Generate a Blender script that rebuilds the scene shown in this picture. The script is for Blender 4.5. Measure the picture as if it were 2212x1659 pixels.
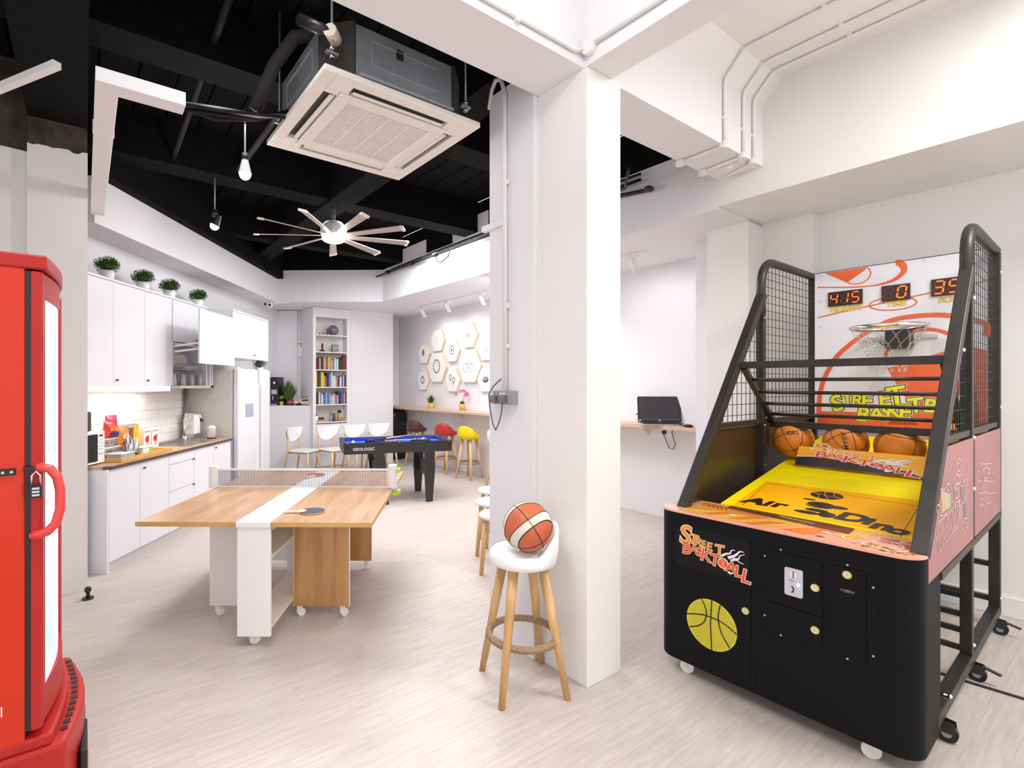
import bpy, math, random
from math import sin, cos, pi, radians, sqrt, atan2
from mathutils import Vector, Matrix
random.seed(7)
S = bpy.context.scene
for o in list(bpy.data.objects): bpy.data.objects.remove(o)
# ------------------------------------------------------------ camera, world, lights, exposure
cam = bpy.data.objects.new('camera', bpy.data.cameras.new('camera'))
S.collection.objects.link(cam)
cam.location = (0, 0, 1.5); cam.rotation_euler = (pi/2, 0, 0)
cam.data.sensor_width = 36; cam.data.lens = 36*1100/2212
cam.data.shift_x = (1106-975)/2212; cam.data.shift_y = 0.0002
cam.data.clip_start = .05
S.camera = cam
S.view_settings.view_transform = 'Standard'; S.view_settings.look = 'None'
S.view_settings.gamma = 1; S.view_settings.use_curve_mapping = False
S.view_settings.exposure = 0.72
W = bpy.data.worlds.new('world'); S.world = W; W.use_nodes = True
W.node_tree.nodes['Background'].inputs[0].default_value = (.95, .97, 1, 1)
W.node_tree.nodes['Background'].inputs[1].default_value = .90
RG = atan2(.5848, .8112)          # the building's grid: u to the right-back, v to the left-back
RK = radians(-1.3)                # the kitchen line
RM = atan2(-.7977, .6031)         # the arcade machine
MX, MY = 1.4545, 2.2805
def g2w(u, v): return (u*.8112-v*.5848, u*.5848+v*.8112)
def k2w(x, y): return (x*cos(RK)-y*sin(RK), x*sin(RK)+y*cos(RK))
def m2w(s, t): return (MX+s*.6031+t*.7977, MY-s*.7977+t*.6031)
def lamp(name, kind, loc, power, size=.1, col=(1, 1, 1), rot=None, sy=None, spread=None, spot=None):
    d = bpy.data.lights.new(name, kind); d.energy = power; d.color = col
    if kind == 'AREA':
        d.size = size
        if sy: d.shape = 'RECTANGLE'; d.size_y = sy
        if spread: d.spread = spread
    else: d.shadow_soft_size = size
    if spot: d.spot_size = spot; d.spot_blend = .6
    o = bpy.data.objects.new(name, d); S.collection.objects.link(o); o.location = loc
    if rot: o.rotation_euler = rot
    return o
lamp('front_ceiling_lamp', 'POINT', (.3, 1.2, 3.42), 11, .09, (1, .98, .96))
lamp('front_floor_fill', 'AREA', (-.9, 1.5, 3.55), 24, 1.2, (1, .985, .96), (0, 0, RG), 1.2, radians(105))  # added fill without a fixture; narrow spread brightens the floor
lamp('machine_side_fill', 'AREA', (3.0, 1.4, 3.56), 52, .9, (1, .98, .95), (0, 0, RG), .9)  # unseen source added above the machine to lift the right-hand walls
lamp('far_room_fill', 'AREA', (-.6, 6.3, 3.3), 66, 1.8, (.96, .97, 1))  # added overhead fill, evens out the far end of the room
lamp('kitchen_fill', 'AREA', (-.9, 4.0, 3.3), 11, 1.4, (.97, .98, 1), None, None, radians(100))  # soft fill added over the kitchen side, no fitting there

lamp('behind_pillar_fill', 'AREA', (*g2w(3.2, 3.7), 2.8), 9, .5, (.98, .98, 1), (0, 0, RG))  # added fill kept out of view behind the pillar, brightens the alcove
lamp('counter_end_fill', 'AREA', (*g2w(4.3, 4.6), 2.7), 14, .5, (.98, .98, 1), (radians(25), 0, RG))  # second hidden fill, added to brighten the art wall

# ------------------------------------------------------------ materials
def nt(m): m.use_nodes = True; return m.node_tree
MATS = {}
def mat(name, col, rough=.5, metal=0., var=.04, scale=8, bump=0., emit=None, es=1., alpha=1., trans=0., coat=0., stretch=None, spec=.5):
    if name in MATS: return MATS[name]
    m = bpy.data.materials.new(name); t = nt(m); b = t.nodes['Principled BSDF']
    b.inputs['Roughness'].default_value = rough; b.inputs['Metallic'].default_value = metal
    b.inputs['Specular IOR Level'].default_value = spec
    c = (col[0], col[1], col[2], 1)
    tc = t.nodes.new('ShaderNodeTexCoord'); n = t.nodes.new('ShaderNodeTexNoise')
    mp = t.nodes.new('ShaderNodeMapping')
    if stretch: mp.inputs['Scale'].default_value = stretch
    t.links.new(tc.outputs['Object'], mp.inputs[0]); t.links.new(mp.outputs[0], n.inputs['Vector'])
    n.inputs['Scale'].default_value = scale; n.inputs['Detail'].default_value = 4
    r = t.nodes.new('ShaderNodeValToRGB')
    r.color_ramp.elements[0].position = .3; r.color_ramp.elements[1].position = .7
    r.color_ramp.elements[0].color = (max(0, c[0]*(1-var)), max(0, c[1]*(1-var)), max(0, c[2]*(1-var)), 1)
    r.color_ramp.elements[1].color = (min(1, c[0]*(1+var)), min(1, c[1]*(1+var)), min(1, c[2]*(1+var)), 1)
    t.links.new(n.outputs['Fac'], r.inputs[0]); t.links.new(r.outputs[0], b.inputs['Base Color'])
    if bump:
        bp = t.nodes.new('ShaderNodeBump'); bp.inputs['Strength'].default_value = bump; bp.inputs['Distance'].default_value = .01
        t.links.new(n.outputs['Fac'], bp.inputs['Height']); t.links.new(bp.outputs[0], b.inputs['Normal'])
    if emit: b.inputs['Emission Color'].default_value = (*emit, 1); b.inputs['Emission Strength'].default_value = es
    if coat: b.inputs['Coat Weight'].default_value = coat; b.inputs['Coat Roughness'].default_value = .05
    if trans: b.inputs['Transmission Weight'].default_value = trans
    if alpha < 1: b.inputs['Alpha'].default_value = alpha
    MATS[name] = m; return m
def wood(name, c1, c2, rough=.45, scale=1.6, stretch=(1, 8, 8), coat=0.):
    if name in MATS: return MATS[name]
    m = bpy.data.materials.new(name); t = nt(m); b = t.nodes['Principled BSDF']; b.inputs['Roughness'].default_value = rough
    tc = t.nodes.new('ShaderNodeTexCoord'); mp = t.nodes.new('ShaderNodeMapping'); mp.inputs['Scale'].default_value = stretch
    n = t.nodes.new('ShaderNodeTexNoise'); n.inputs['Scale'].default_value = scale; n.inputs['Detail'].default_value = 6; n.inputs['Distortion'].default_value = .6
    r = t.nodes.new('ShaderNodeValToRGB'); r.color_ramp.elements[0].position = .36; r.color_ramp.elements[1].position = .64
    r.color_ramp.elements[0].color = (*c1, 1); r.color_ramp.elements[1].color = (*c2, 1)
    t.links.new(tc.outputs['Object'], mp.inputs[0]); t.links.new(mp.outputs[0], n.inputs['Vector'])
    t.links.new(n.outputs['Fac'], r.inputs[0]); t.links.new(r.outputs[0], b.inputs['Base Color'])
    if coat: b.inputs['Coat Weight'].default_value = coat
    MATS[name] = m; return m
wall_m = mat('white_wall_paint', (.82, .805, .83), .6, var=.012, scale=2, bump=.03)
rwall_m = mat('warm_white_wall_paint', (.84, .82, .80), .6, var=.015, scale=2, bump=.03)
pipe_m = mat('black_pipe', (.008, .007, .007), .6, var=.3, scale=20, spec=.25)
ceil_m = mat('white_ceiling_paint', (.86, .84, .82), .7, var=.015, scale=3, bump=.03)
black_m = mat('black_ceiling_paint', (.0045, .004, .004), .85, var=.4, scale=14, bump=.3, spec=.12)
dgrey_m = mat('dark_plaster', (.05, .038, .032), .85, var=.5, scale=10, bump=.4)
lam_m = mat('white_laminate', (.77, .765, .80), .2, var=.01, coat=.12)
lamt_m = mat('white_table_laminate', (.87, .86, .84), .3, var=.01)
whp_m = mat('white_plastic', (.86, .86, .85), .3, var=.01)
whm_m = mat('white_metal', (.85, .85, .84), .35, var=.01)
blk_m = mat('black_metal', (.022, .019, .018), .38, var=.15, scale=30)
frm_m = mat('dark_bronze_frame', (.030, .025, .023), .42, metal=.2, var=.2, scale=12)
cab_m = mat('black_powder_coat', (.0045, .0045, .006), .55, var=.1, scale=200, bump=.03, spec=.15)
blp_m = mat('black_plastic', (.012, .012, .013), .35, var=.1)
chr_m = mat('chrome', (.85, .83, .8), .12, 1., var=.03)
stl_m = mat('steel', (.6, .6, .62), .3, 1., var=.06, scale=20)
galv_m = mat('galvanised_steel', (.33, .35, .38), .45, .6, var=.12, scale=6)
acw_m = mat('cream_plastic', (.84, .78, .71), .45, var=.02)
grey_m = mat('grey_plastic', (.33, .34, .36), .5, var=.03)
lgrey_m = mat('light_grey_panel', (.62, .60, .58), .45, var=.03)
red_m = mat('red_gloss_paint', (.62, .028, .006), .3, var=.05, scale=3, coat=.15, spec=.3)
redd_m = mat('red_door_plastic', (.45, .02, .016), .4, var=.06, scale=4, spec=.3)
glass_m = mat('lit_door_glass', (.25, .32, .42), .05, var=.02, emit=(.50, .66, 1.), es=.62)
leaf_m = mat('leaf_green', (.055, .13, .025), .8, spec=.15, var=.5, scale=40)
leaf2_m = mat('grass_green', (.10, .17, .04), .8, spec=.15, var=.5, scale=30)
pine_m = wood('pale_beech', (.66, .41, .19), (.78, .54, .29), .4, 2.2, (5, 5, 1))
oak_m = wood('oak_leg', (.50, .27, .10), (.72, .45, .20), .4, 3, (4, 4, .6))
top_m = wood('table_wood', (.50, .27, .14), (.66, .40, .22), .3, 1.7, (9, 1, 9), .2)
topv_m = wood('table_wood_upright', (.46, .22, .08), (.62, .34, .13), .35, 1.8, (7, 7, .6), .1)
cnt_m = wood('counter_wood', (.60, .40, .27), (.72, .51, .36), .4, 2, (1, 8, 8))
edge_m = mat('wood_edge_band', (.60, .36, .12), .4, var=.08, scale=6)
wkt_m = wood('worktop_wood', (.46, .29, .18), (.58, .39, .25), .4, 2, (8, 1, 8))
tray_m = wood('bamboo', (.62, .33, .08), (.74, .43, .13), .45, 3, (8, 1, 8))
rope_m = mat('twisted_rope', (.36, .23, .13), .8, var=.3, scale=120, bump=.5)
lamp_m = mat('glowing_lamp', (1, 1, 1), .5, emit=(1, .97, .93), es=40)
# ------------------------------------------------------------ mesh builder
class MB:
    def __init__(s): s.v = []; s.f = []; s.sm = []; s.M = None
    def add(s, vs, fs, sm=False):
        o = len(s.v)
        for p in vs:
            p = Vector(p)
            if s.M: p = s.M @ p
            s.v.append(p)
        for f in fs: s.f.append([o+i for i in f]); s.sm.append(sm)
    def box(s, x0, x1, y0, y1, z0, z1):
        s.add([(x, y, z) for x in (x0, x1) for y in (y0, y1) for z in (z0, z1)],
              [(0, 1, 3, 2), (4, 6, 7, 5), (0, 4, 5, 1), (2, 3, 7, 6), (0, 2, 6, 4), (1, 5, 7, 3)]); return s
    def prism(s, poly, a, b, ax='z', smooth=False):
        n = len(poly)
        def mk(p, h):
            return {'z': (p[0], p[1], h), 'y': (p[0], h, p[1]), 'x': (h, p[0], p[1])}[ax]
        vs = [mk(p, a) for p in poly]+[mk(p, b) for p in poly]
        s.add(vs, [tuple(range(n))[::-1], tuple(range(n, 2*n))])
        o = len(s.v)-2*n
        for i in range(n): s.f.append([o+i, o+(i+1) % n, o+n+(i+1) % n, o+n+i]); s.sm.append(smooth)
        return s
    def cyl(s, p0, p1, r, r1=None, n=12, cap=True):
        p0 = Vector(p0); p1 = Vector(p1); r1 = r if r1 is None else r1
        d = (p1-p0).normalized(); a = d.orthogonal().normalized(); b = d.cross(a)
        vs = []
        for p, q in ((p0, r), (p1, r1)):
            for i in range(n): t = 2*pi*i/n; vs.append(p+(a*cos(t)+b*sin(t))*q)
        s.add(vs, [(i, (i+1) % n, n+(i+1) % n, n+i) for i in range(n)], True)
        if cap:
            o = len(s.v)-2*n
            s.f.append([o+i for i in range(n)][::-1]); s.sm.append(False); s.f.append([o+n+i for i in range(n)]); s.sm.append(False)
        return s
    def bar(s, p0, p1, w, h, up=(0, 0, 1)):          # rectangular bar
        p0 = Vector(p0); p1 = Vector(p1); d = (p1-p0).normalized(); a = d.cross(Vector(up)).normalized(); b = a.cross(d)
        vs = []
        for p in (p0, p1):
            for i, j in ((-1, -1), (1, -1), (1, 1), (-1, 1)): vs.append(p+a*(w/2*i)+b*(h/2*j))
        s.add(vs, [(0, 3, 2, 1), (4, 5, 6, 7), (0, 1, 5, 4), (1, 2, 6, 5), (2, 3, 7, 6), (3, 0, 4, 7)]); return s
    def tube(s, pts, r, n=8, closed=False):
        P = [Vector(p) for p in pts]; m = len(P); vs = []
        prev = None
        for i, p in enumerate(P):
            if closed: d = (P[(i+1) % m]-P[i-1]).normalized()
            else: d = (P[min(i+1, m-1)]-P[max(i-1, 0)]).normalized()
            if prev is None: a = d.orthogonal().normalized()
            else: a = (prev-d*prev.dot(d)).normalized()
            prev = a; b = d.cross(a)
            for k in range(n): t = 2*pi*k/n; vs.append(p+(a*cos(t)+b*sin(t))*r)
        fs = []
        for i in range(m if closed else m-1):
            j = (i+1) % m
            for k in range(n): fs.append((i*n+k, i*n+(k+1) % n, j*n+(k+1) % n, j*n+k))
        s.add(vs, fs, True)
        if not closed:
            o = len(s.v)-m*n
            s.f.append([o+k for k in range(n)][::-1]); s.sm.append(False); s.f.append([o+(m-1)*n+k for k in range(n)]); s.sm.append(False)
        return s
    def lathe(s, prof, c=(0, 0, 0), n=24, sm=True):
        vs = []; m = len(prof)
        for r, z in prof:
            for k in range(n): t = 2*pi*k/n; vs.append((c[0]+r*cos(t), c[1]+r*sin(t), c[2]+z))
        s.add(vs, [(i*n+k, i*n+(k+1) % n, (i+1)*n+(k+1) % n, (i+1)*n+k) for i in range(m-1) for k in range(n)], sm)
        o = len(s.v)-m*n
        s.f.append([o+k for k in range(n)][::-1]); s.sm.append(False); s.f.append([o+(m-1)*n+k for k in range(n)]); s.sm.append(False)
        return s
    def sph(s, c, r, n=20, m=12, sq=(1, 1, 1)):
        vs = [(c[0], c[1], c[2]-r*sq[2])]
        for i in range(1, m):
            a = -pi/2+pi*i/m
            for k in range(n): t = 2*pi*k/n; vs.append((c[0]+r*sq[0]*cos(a)*cos(t), c[1]+r*sq[1]*cos(a)*sin(t), c[2]+r*sq[2]*sin(a)))
        vs.append((c[0], c[1], c[2]+r*sq[2])); L = len(vs)-1; fs = []
        for k in range(n): fs.append((0, 1+(k+1) % n, 1+k)); fs.append((L, L-n+k, L-n+(k+1) % n))
        for i in range(m-2):
            for k in range(n): fs.append((1+i*n+k, 1+i*n+(k+1) % n, 1+(i+1)*n+(k+1) % n, 1+(i+1)*n+k))
        s.add(vs, fs, True); return s
    def build(s, name, m, parent=None, bev=0, rz=None, loc=None):
        me = bpy.data.meshes.new(name); me.from_pydata([tuple(p) for p in s.v], [], s.f)
        me.polygons.foreach_set('use_smooth', s.sm); me.update()
        import bmesh
        bm = bmesh.new(); bm.from_mesh(me); bmesh.ops.recalc_face_normals(bm, faces=bm.faces); bm.to_mesh(me); bm.free()
        me.materials.append(m)
        o = bpy.data.objects.new(name, me); S.collection.objects.link(o)
        if parent: o.parent = parent
        if rz is not None: o.rotation_euler.z = rz
        if loc is not None: o.location = loc
        if bev:
            b = o.modifiers.new('bevel', 'BEVEL'); b.width = bev; b.segments = 2; b.limit_method = 'ANGLE'; b.angle_limit = radians(40)
        return o
def rrect(x0, x1, y0, y1, r, n=5):
    P = []
    for cx, cy, a0 in ((x1-r, y1-r, 0), (x0+r, y1-r, 90), (x0+r, y0+r, 180), (x1-r, y0+r, 270)):
        for i in range(n+1): a = radians(a0+90*i/n); P.append((cx+r*cos(a), cy+r*sin(a)))
    return P
def bx(name, m, x0, x1, y0, y1, z0, z1, parent=None, bev=0, rz=None, loc=None):
    return MB().box(x0, x1, y0, y1, z0, z1).build(name, m, parent, bev, rz, loc)
def empty(name, loc=(0, 0, 0), rz=0):
    o = bpy.data.objects.new(name, None); S.collection.objects.link(o); o.location = loc; o.rotation_euler.z = rz
    o.empty_display_size = .1; return o
def tag(o, label=None, cat=None, group=None, kind=None):
    if label: o['label'] = label
    if cat: o['category'] = cat
    if group: o['group'] = group
    if kind: o['kind'] = kind
    return o
def struct(o): o['kind'] = 'structure'; return o
def copy_tree(o, parent=None):
    c = o.copy(); S.collection.objects.link(c)
    if parent: c.parent = parent
    for ch in list(o.children): copy_tree(ch, c)
    return c
ORD = ['first', 'second', 'third', 'fourth', 'fifth', 'sixth', 'seventh', 'eighth', 'ninth', 'tenth', 'eleventh', 'twelfth', 'thirteenth', 'fourteenth', 'fifteenth', 'sixteenth', 'seventeenth', 'eighteenth', 'nineteenth', 'twentieth', 'twenty-first', 'twenty-second', 'twenty-third', 'twenty-fourth']
_tc = {}
def tmesh(txt, offset=0., shear=0.):
    k = (txt, offset, shear)
    if k not in _tc:
        c = bpy.data.curves.new('t', 'FONT'); c.body = txt; c.offset = offset; c.shear = shear; c.resolution_u = 3; c.align_x = 'CENTER'
        o = bpy.data.objects.new('t', c); S.collection.objects.link(o); bpy.context.view_layer.update()
        me = bpy.data.meshes.new_from_object(o.evaluated_get(bpy.context.evaluated_depsgraph_get()))
        _tc[k] = ([tuple(v.co) for v in me.vertices], [tuple(p.vertices) for p in me.polygons])
        bpy.data.objects.remove(o); bpy.data.curves.remove(c); bpy.data.meshes.remove(me)
    return _tc[k]
_jc = [0]
def jit(): _jc[0] += 1; return (_jc[0] % 37)*9e-6           # keeps overlapping prints from lying in one plane
def text(mb, txt, size, M, offset=0., shear=0., sx=1.):
    vs, fs = tmesh(txt, offset, shear); e = jit()
    mb.add([M @ Vector((p[0]*size*sx, p[1]*size, e)) for p in vs], fs)
def pline(mb, pts, w, M, closed=False):              # flat ribbon in the local xy plane of M
    P = [Vector((p[0], p[1])) for p in pts]; n = len(P); L = []; R = []
    for i in range(n):
        a = P[i-1] if (i > 0 or closed) else P[i]; b = P[(i+1) % n] if (i < n-1 or closed) else P[i]
        d = (b-a).normalized(); nn = Vector((-d.y, d.x))
        ww = w(i/(n-1)) if callable(w) else w
        L.append(P[i]+nn*ww/2); R.append(P[i]-nn*ww/2)
    e = jit(); vs = [M @ Vector((p.x, p.y, e)) for p in L+R]
    mb.add(vs, [(i, (i+1) % n, n+(i+1) % n, n+i) for i in range(n if closed else n-1)])
def sm(pts, n=5):                                    # smooth curve through points
    o = []
    for i in range(len(pts)-1):
        p0, p1, p2, p3 = pts[max(i-1, 0)], pts[i], pts[i+1], pts[min(i+2, len(pts)-1)]
        for k in range(n):
            t = k/n; o.append(tuple(.5*(2*p1[j]+(p2[j]-p0[j])*t+(2*p0[j]-5*p1[j]+4*p2[j]-p3[j])*t*t+(3*p1[j]-p0[j]-3*p2[j]+p3[j])*t**3) for j in (0, 1)))
    return o+[tuple(pts[-1])]
def arc(cx, cy, rx, ry, a0, a1, n=24): return [(cx+rx*cos(radians(a0+(a1-a0)*i/n)), cy+ry*sin(radians(a0+(a1-a0)*i/n))) for i in range(n+1)]
def flat(mb, pts, M): e = jit(); mb.add([M @ Vector((p[0], p[1], e)) for p in pts], [tuple(range(len(pts)))])
# ------------------------------------------------------------ the building
def floor_mat():
    m = bpy.data.materials.new('floor_vinyl'); t = nt(m); b = t.nodes['Principled BSDF']; b.inputs['Roughness'].default_value = .42
    tc = t.nodes.new('ShaderNodeTexCoord'); mp = t.nodes.new('ShaderNodeMapping'); mp.inputs['Scale'].default_value = (1.2, 15, 1)
    n = t.nodes.new('ShaderNodeTexNoise'); n.inputs['Scale'].default_value = 4.2; n.inputs['Detail'].default_value = 8; n.inputs['Distortion'].default_value = .25
    n2 = t.nodes.new('ShaderNodeTexNoise'); n2.inputs['Scale'].default_value = 1.1; n2.inputs['Detail'].default_value = 3
    r = t.nodes.new('ShaderNodeValToRGB'); r.color_ramp.elements[0].position = .33; r.color_ramp.elements[1].position = .66
    r.color_ramp.elements[0].color = (.50, .435, .395, 1); r.color_ramp.elements[1].color = (.60, .53, .485, 1)
    at = t.nodes.new('ShaderNodeAttribute'); at.attribute_name = 'tint'
    mx = t.nodes.new('ShaderNodeMix'); mx.data_type = 'RGBA'; mx.blend_type = 'MULTIPLY'; mx.inputs[0].default_value = 1
    va = t.nodes.new('ShaderNodeVectorMath'); va.operation = 'ADD'
    vs = t.nodes.new('ShaderNodeVectorMath'); vs.operation = 'SCALE'; vs.inputs['Scale'].default_value = 40
    t.links.new(at.outputs['Vector'], vs.inputs[0]); t.links.new(tc.outputs['Object'], va.inputs[0]); t.links.new(vs.outputs[0], va.inputs[1])
    t.links.new(va.outputs[0], mp.inputs[0]); t.links.new(mp.outputs[0], n.inputs['Vector'])
    t.links.new(n.outputs['Fac'], r.inputs[0]); t.links.new(r.outputs[0], mx.inputs[6]); t.links.new(at.outputs['Color'], mx.inputs[7])
    t.links.new(mx.outputs[2], b.inputs['Base Color'])
    bp = t.nodes.new('ShaderNodeBump'); bp.inputs['Strength'].default_value = .08; bp.inputs['Distance'].default_value = .004
    t.links.new(n.outputs['Fac'], bp.inputs['Height']); t.links.new(bp.outputs[0], b.inputs['Normal'])
    return m
FM = floor_mat()
floor = struct(bx('floor', mat('floor_screed', (.30, .26, .235), .8), -5.2, 5.45, -3.4, 10.4, -.08, -.0035, rz=RG))
def plank_geo(u0, u1, v0, v1):
    g = .00015; e = .0005
    b = [(u0+g, v0+g), (u1-g, v0+g), (u1-g, v1-g), (u0+g, v1-g)]; i = [(u0+g+e, v0+g+e), (u1-g-e, v0+g+e), (u1-g-e, v1-g-e), (u0+g+e, v1-g-e)]
    vs = [(x, y, -.0035) for x, y in b]+[(x, y, -.0003) for x, y in b]+[(x, y, 0) for x, y in i]
    fs = [(8, 9, 10, 11)]
    for k in range(4): fs += [(k, (k+1) % 4, 4+(k+1) % 4, 4+k), (4+k, 4+(k+1) % 4, 8+(k+1) % 4, 8+k)]
    return vs, fs
planks = []
rr = random.Random(3)
v = -3.4; row = 0
while v < 10.39:
    u = -5.2+(row*.47 % 1.22)-1.22
    while u < 5.45:
        a, b = max(u, -5.2), min(u+1.22, 5.45)
        if b-a > .05: planks.append((a, b, v, min(v+.184, 10.4), rr.uniform(.975, 1.02), rr.uniform(-.01, .01)))
        u += 1.22
    v += .184; row += 1
def dist(p):
    x, y = g2w((p[0]+p[1])/2, (p[2]+p[3])/2)
    if y < .6 or x/y > 1.12 or x/y < -.89: return 99+abs(y)
    return y
planks.sort(key=dist)
def plank_obj(name, ps):
    vs = []; fs = []; col = []
    for p in ps:
        a, f = plank_geo(*p[:4]); o = len(vs); vs += a; fs += [[i+o for i in q] for q in f]; col += [(p[4], p[4]*(1+p[5]*.3), p[4]*(1+p[5]), 1)]*len(f)
    me = bpy.data.meshes.new(name); me.from_pydata(vs, [], fs)
    at = me.color_attributes.new('tint', 'FLOAT_COLOR', 'CORNER'); i = 0
    for k, f in enumerate(me.polygons):
        for l in f.loop_indices: at.data[l].color = col[k]
    me.materials.append(FM); o = bpy.data.objects.new(name, me); S.collection.objects.link(o); o.parent = floor; return o
for p in planks[:290]: plank_obj('plank', [p])
tag(plank_obj('far_planks', planks[290:]), kind='stuff')

def gbox(name, m, *a, **k): return struct(bx(name, m, *a, rz=RG, **k))
def kbox(name, m, *a, **k): return struct(bx(name, m, *a, rz=RK, **k))
SOF = 2.87; CW = 3.64; BK = 3.75
gbox('wall_right', rwall_m, 4.84, 5.45, -3.4, 1.615, 0, SOF)
gbox('wall_right', rwall_m, 4.73, 5.45, 1.615, 1.99, 0, SOF)
gbox('wall_right', rwall_m, 4.465, 5.45, 1.985, 2.33, 0, SOF)
gbox('wall_right', wall_m, 4.72, 5.45, 2.33, 2.57, 0, SOF)
gbox('wall_art', wall_m, 5.307, 5.45, 2.57, 9.6, 0, SOF)
gbox('baseboard_right', rwall_m, 4.822, 4.84, -3.4, 1.615, 0, .13, bev=.004)
gbox('trim_1', rwall_m, 3.96, 5.45, -3.4, 1.985, SOF, CW+.1)             # bulkhead over the machine
gbox('ceiling', ceil_m, -5.2, 3.96, -3.4, 1.66, CW, CW+.12)
gbox('trim_2', wall_m, -5.2, 3.96, 1.665, 1.975, 3.07, BK)                # long beam over the pillar
gbox('trim_3', wall_m, 2.01, 2.20, -3.4, 1.665, 3.07, CW)                 # beam running back over the camera
struct(MB().prism([(1.665, 3.50), (1.665, CW), (1.54, CW)], 2.20, 3.96, 'x').build('trim_4', ceil_m, rz=RG))
gbox('wall_pillar', rwall_m, 2.01, 2.278, 1.645, 1.98, 0, 3.07, bev=.003)
gbox('wall_pillar', wall_m, 1.98, 2.262, 1.98, 2.355, 0, 3.225, bev=.004)
gbox('wall_pillar', black_m, 1.985, 2.26, 1.98, 2.35, 3.225, BK)
# bulkhead of the main room: white skirt, black above
P = [(3.96, 1.985), (5.45, 1.985), (5.45, 9.6)]
def kg(xk, yk):
    x, y = k2w(xk, yk); return (x*.8112+y*.5848, -x*.5848+y*.8112)
c0 = kg(-3.05, 8.3)
d0 = kg(-1.0, 8.3); d1 = kg(-.5, 8.3); tt = (3.96-d0[0])/(d1[0]-d0[0]); c1 = (3.96, d0[1]+tt*(d1[1]-d0[1]))
POLY = [(3.96, 1.985), (5.45, 1.985), (5.45, 9.9), (kg(-3.39, 10.2)[0], kg(-3.39, 10.2)[1]), kg(-3.39, 8.3), c0, c1]
POLY = [(3.96, 1.985), (5.45, 1.985), (5.45, 10.4), kg(-3.5, 10.4), kg(-3.5, 8.3), c0, c1]
struct(MB().prism(POLY, SOF-.02, 3.37).build('trim_5', wall_m, rz=RG))
struct(MB().prism(POLY, 3.372, BK).build('trim_6', black_m, rz=RG))
# notches in the black band where white wall shows
for i, (a, b, z1) in enumerate(((4.72, 5.45, 3.60), (6.1, 6.75, 3.56))):
    gbox('trim_7', wall_m, 3.948, 3.97, a, b, 3.37, z1)
# the black ceiling: boards along v, beams both ways
ceil = struct(bx('ceiling', black_m, -5.2, 3.96, 1.975, 10.4, BK+.03, BK+.1, rz=RG))
x = -5.2
while x < 3.95:
    bx('ceiling_board', black_m, x+.006, min(x+.24, 3.96)-.006, 1.98, 10.38, BK, BK+.03, ceil, bev=.004); x += .24
gbox('trim_8', black_m, -.32, .02, 1.975, 9.6, 3.36, BK)
gbox('trim_8', black_m, 2.02, 2.27, 2.36, 9.2, 3.36, BK)
gbox('trim_8', black_m, -5, 3.95, 3.24, 3.50, 3.40, BK)
gbox('trim_8', black_m, -5, 3.95, 4.92, 5.18, 3.38, BK)
gbox('trim_8', black_m, -2.2, 3.95, 6.75, 6.95, 3.38, BK)
# kitchen side
kbox('wall_left', wall_m, -3.55, -3.39, 3.7, 10.3, 0, 3.3)
kbox('trim_9', wall_m, -3.39, -3.05, 4.15, 8.3, 2.84, 3.23)
kbox('trim_9', black_m, -3.55, -2.95, 4.15, 8.3, 3.23, BK)
kbox('wall_back', wall_m, -3.39, -2.2, 9.28, 9.5, 0, SOF)
struct(MB().prism([(-3.39, 9.2), (-3.02, 9.2), (-3.02, 9.28), (-3.39, 9.28)], 1.0, 2.84).build('wall_back', wall_m, rz=RK))
struct(MB().prism([(-3.39, 8.86), (-2.64, 8.86), (-2.98, 9.28), (-3.39, 9.28)], 0, 1.125).build('wall_partition', wall_m, rz=RK))
gbox('wall_back', wall_m, 3.93, 4.80, 8.57, 9.7, 0, SOF-.02)
gbox('wall_back', wall_m, 4.80, 5.45, 9.24, 9.6, 0, SOF-.02)
# painted column on the left with a ragged paint line, dark plaster above
def ragged(u0, u1, z, n, amp, seed):
    r = random.Random(seed); return [(u0+(u1-u0)*i/n, z+r.uniform(-amp, amp)) for i in range(n+1)]
struct(MB().prism([(-.32, 0), (.02, 0)]+ragged(.02, -.32, 3.17, 12, .012, 2), 4.557, 4.9, 'y').build('wall_column', rwall_m, rz=RG))
gbox('wall_column', dgrey_m, -.318, .018, 4.565, 4.89, 3.1, BK)
struct(MB().prism([(-5.2, 0), (-.32, 0)]+ragged(-.32, -5.2, 3.12, 60, .02, 5), 4.62, 4.75, 'y').build('wall_left', rwall_m, rz=RG))
gbox('wall_left', dgrey_m, -5.2, -.32, 4.63, 4.74, 3.05, BK)

# ------------------------------------------------------------ ceiling services
def gtube(name, m, pts, r, n=10): return MB().tube(pts, r, n).build(name, m, rz=RG)
# white trunking elbow
t = tag(empty('cable_trunking', (0, 0, 0), RG), 'white square trunking elbow hanging under the black ceiling beside the left column', 'trunking')
bx('trunking_run', wall_m, .04, .13, 2.86, 4.95, 2.85, 2.915, t, .003)
bx('trunking_run', wall_m, .04, .40, 2.755, 2.86, 2.85, 2.915, t, .003)
bx('joint_collar', wall_m, .036, .134, 3.33, 3.345, 2.846, 2.919, t, .002)
r_ = random.Random(9); t = tag(empty('cable_bundle', (0, 0, 0), RG), 'black cable bundle running from the trunking end towards the air conditioner', 'cable')
for i in range(5):
    a = 2.775+i*.018; MB().tube([(.395, a, 2.865+.01*(i % 3)), (.55, a-.03, 2.87+.02*sin(i)), (.75, a+.01, 2.93), (.95, a+.04, 2.98+.02*i), (1.0, 2.95, 3.10+.02*i)], .009+.003*(i % 2), 8).build('cable', galv_m if i == 1 else pipe_m, t)
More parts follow.
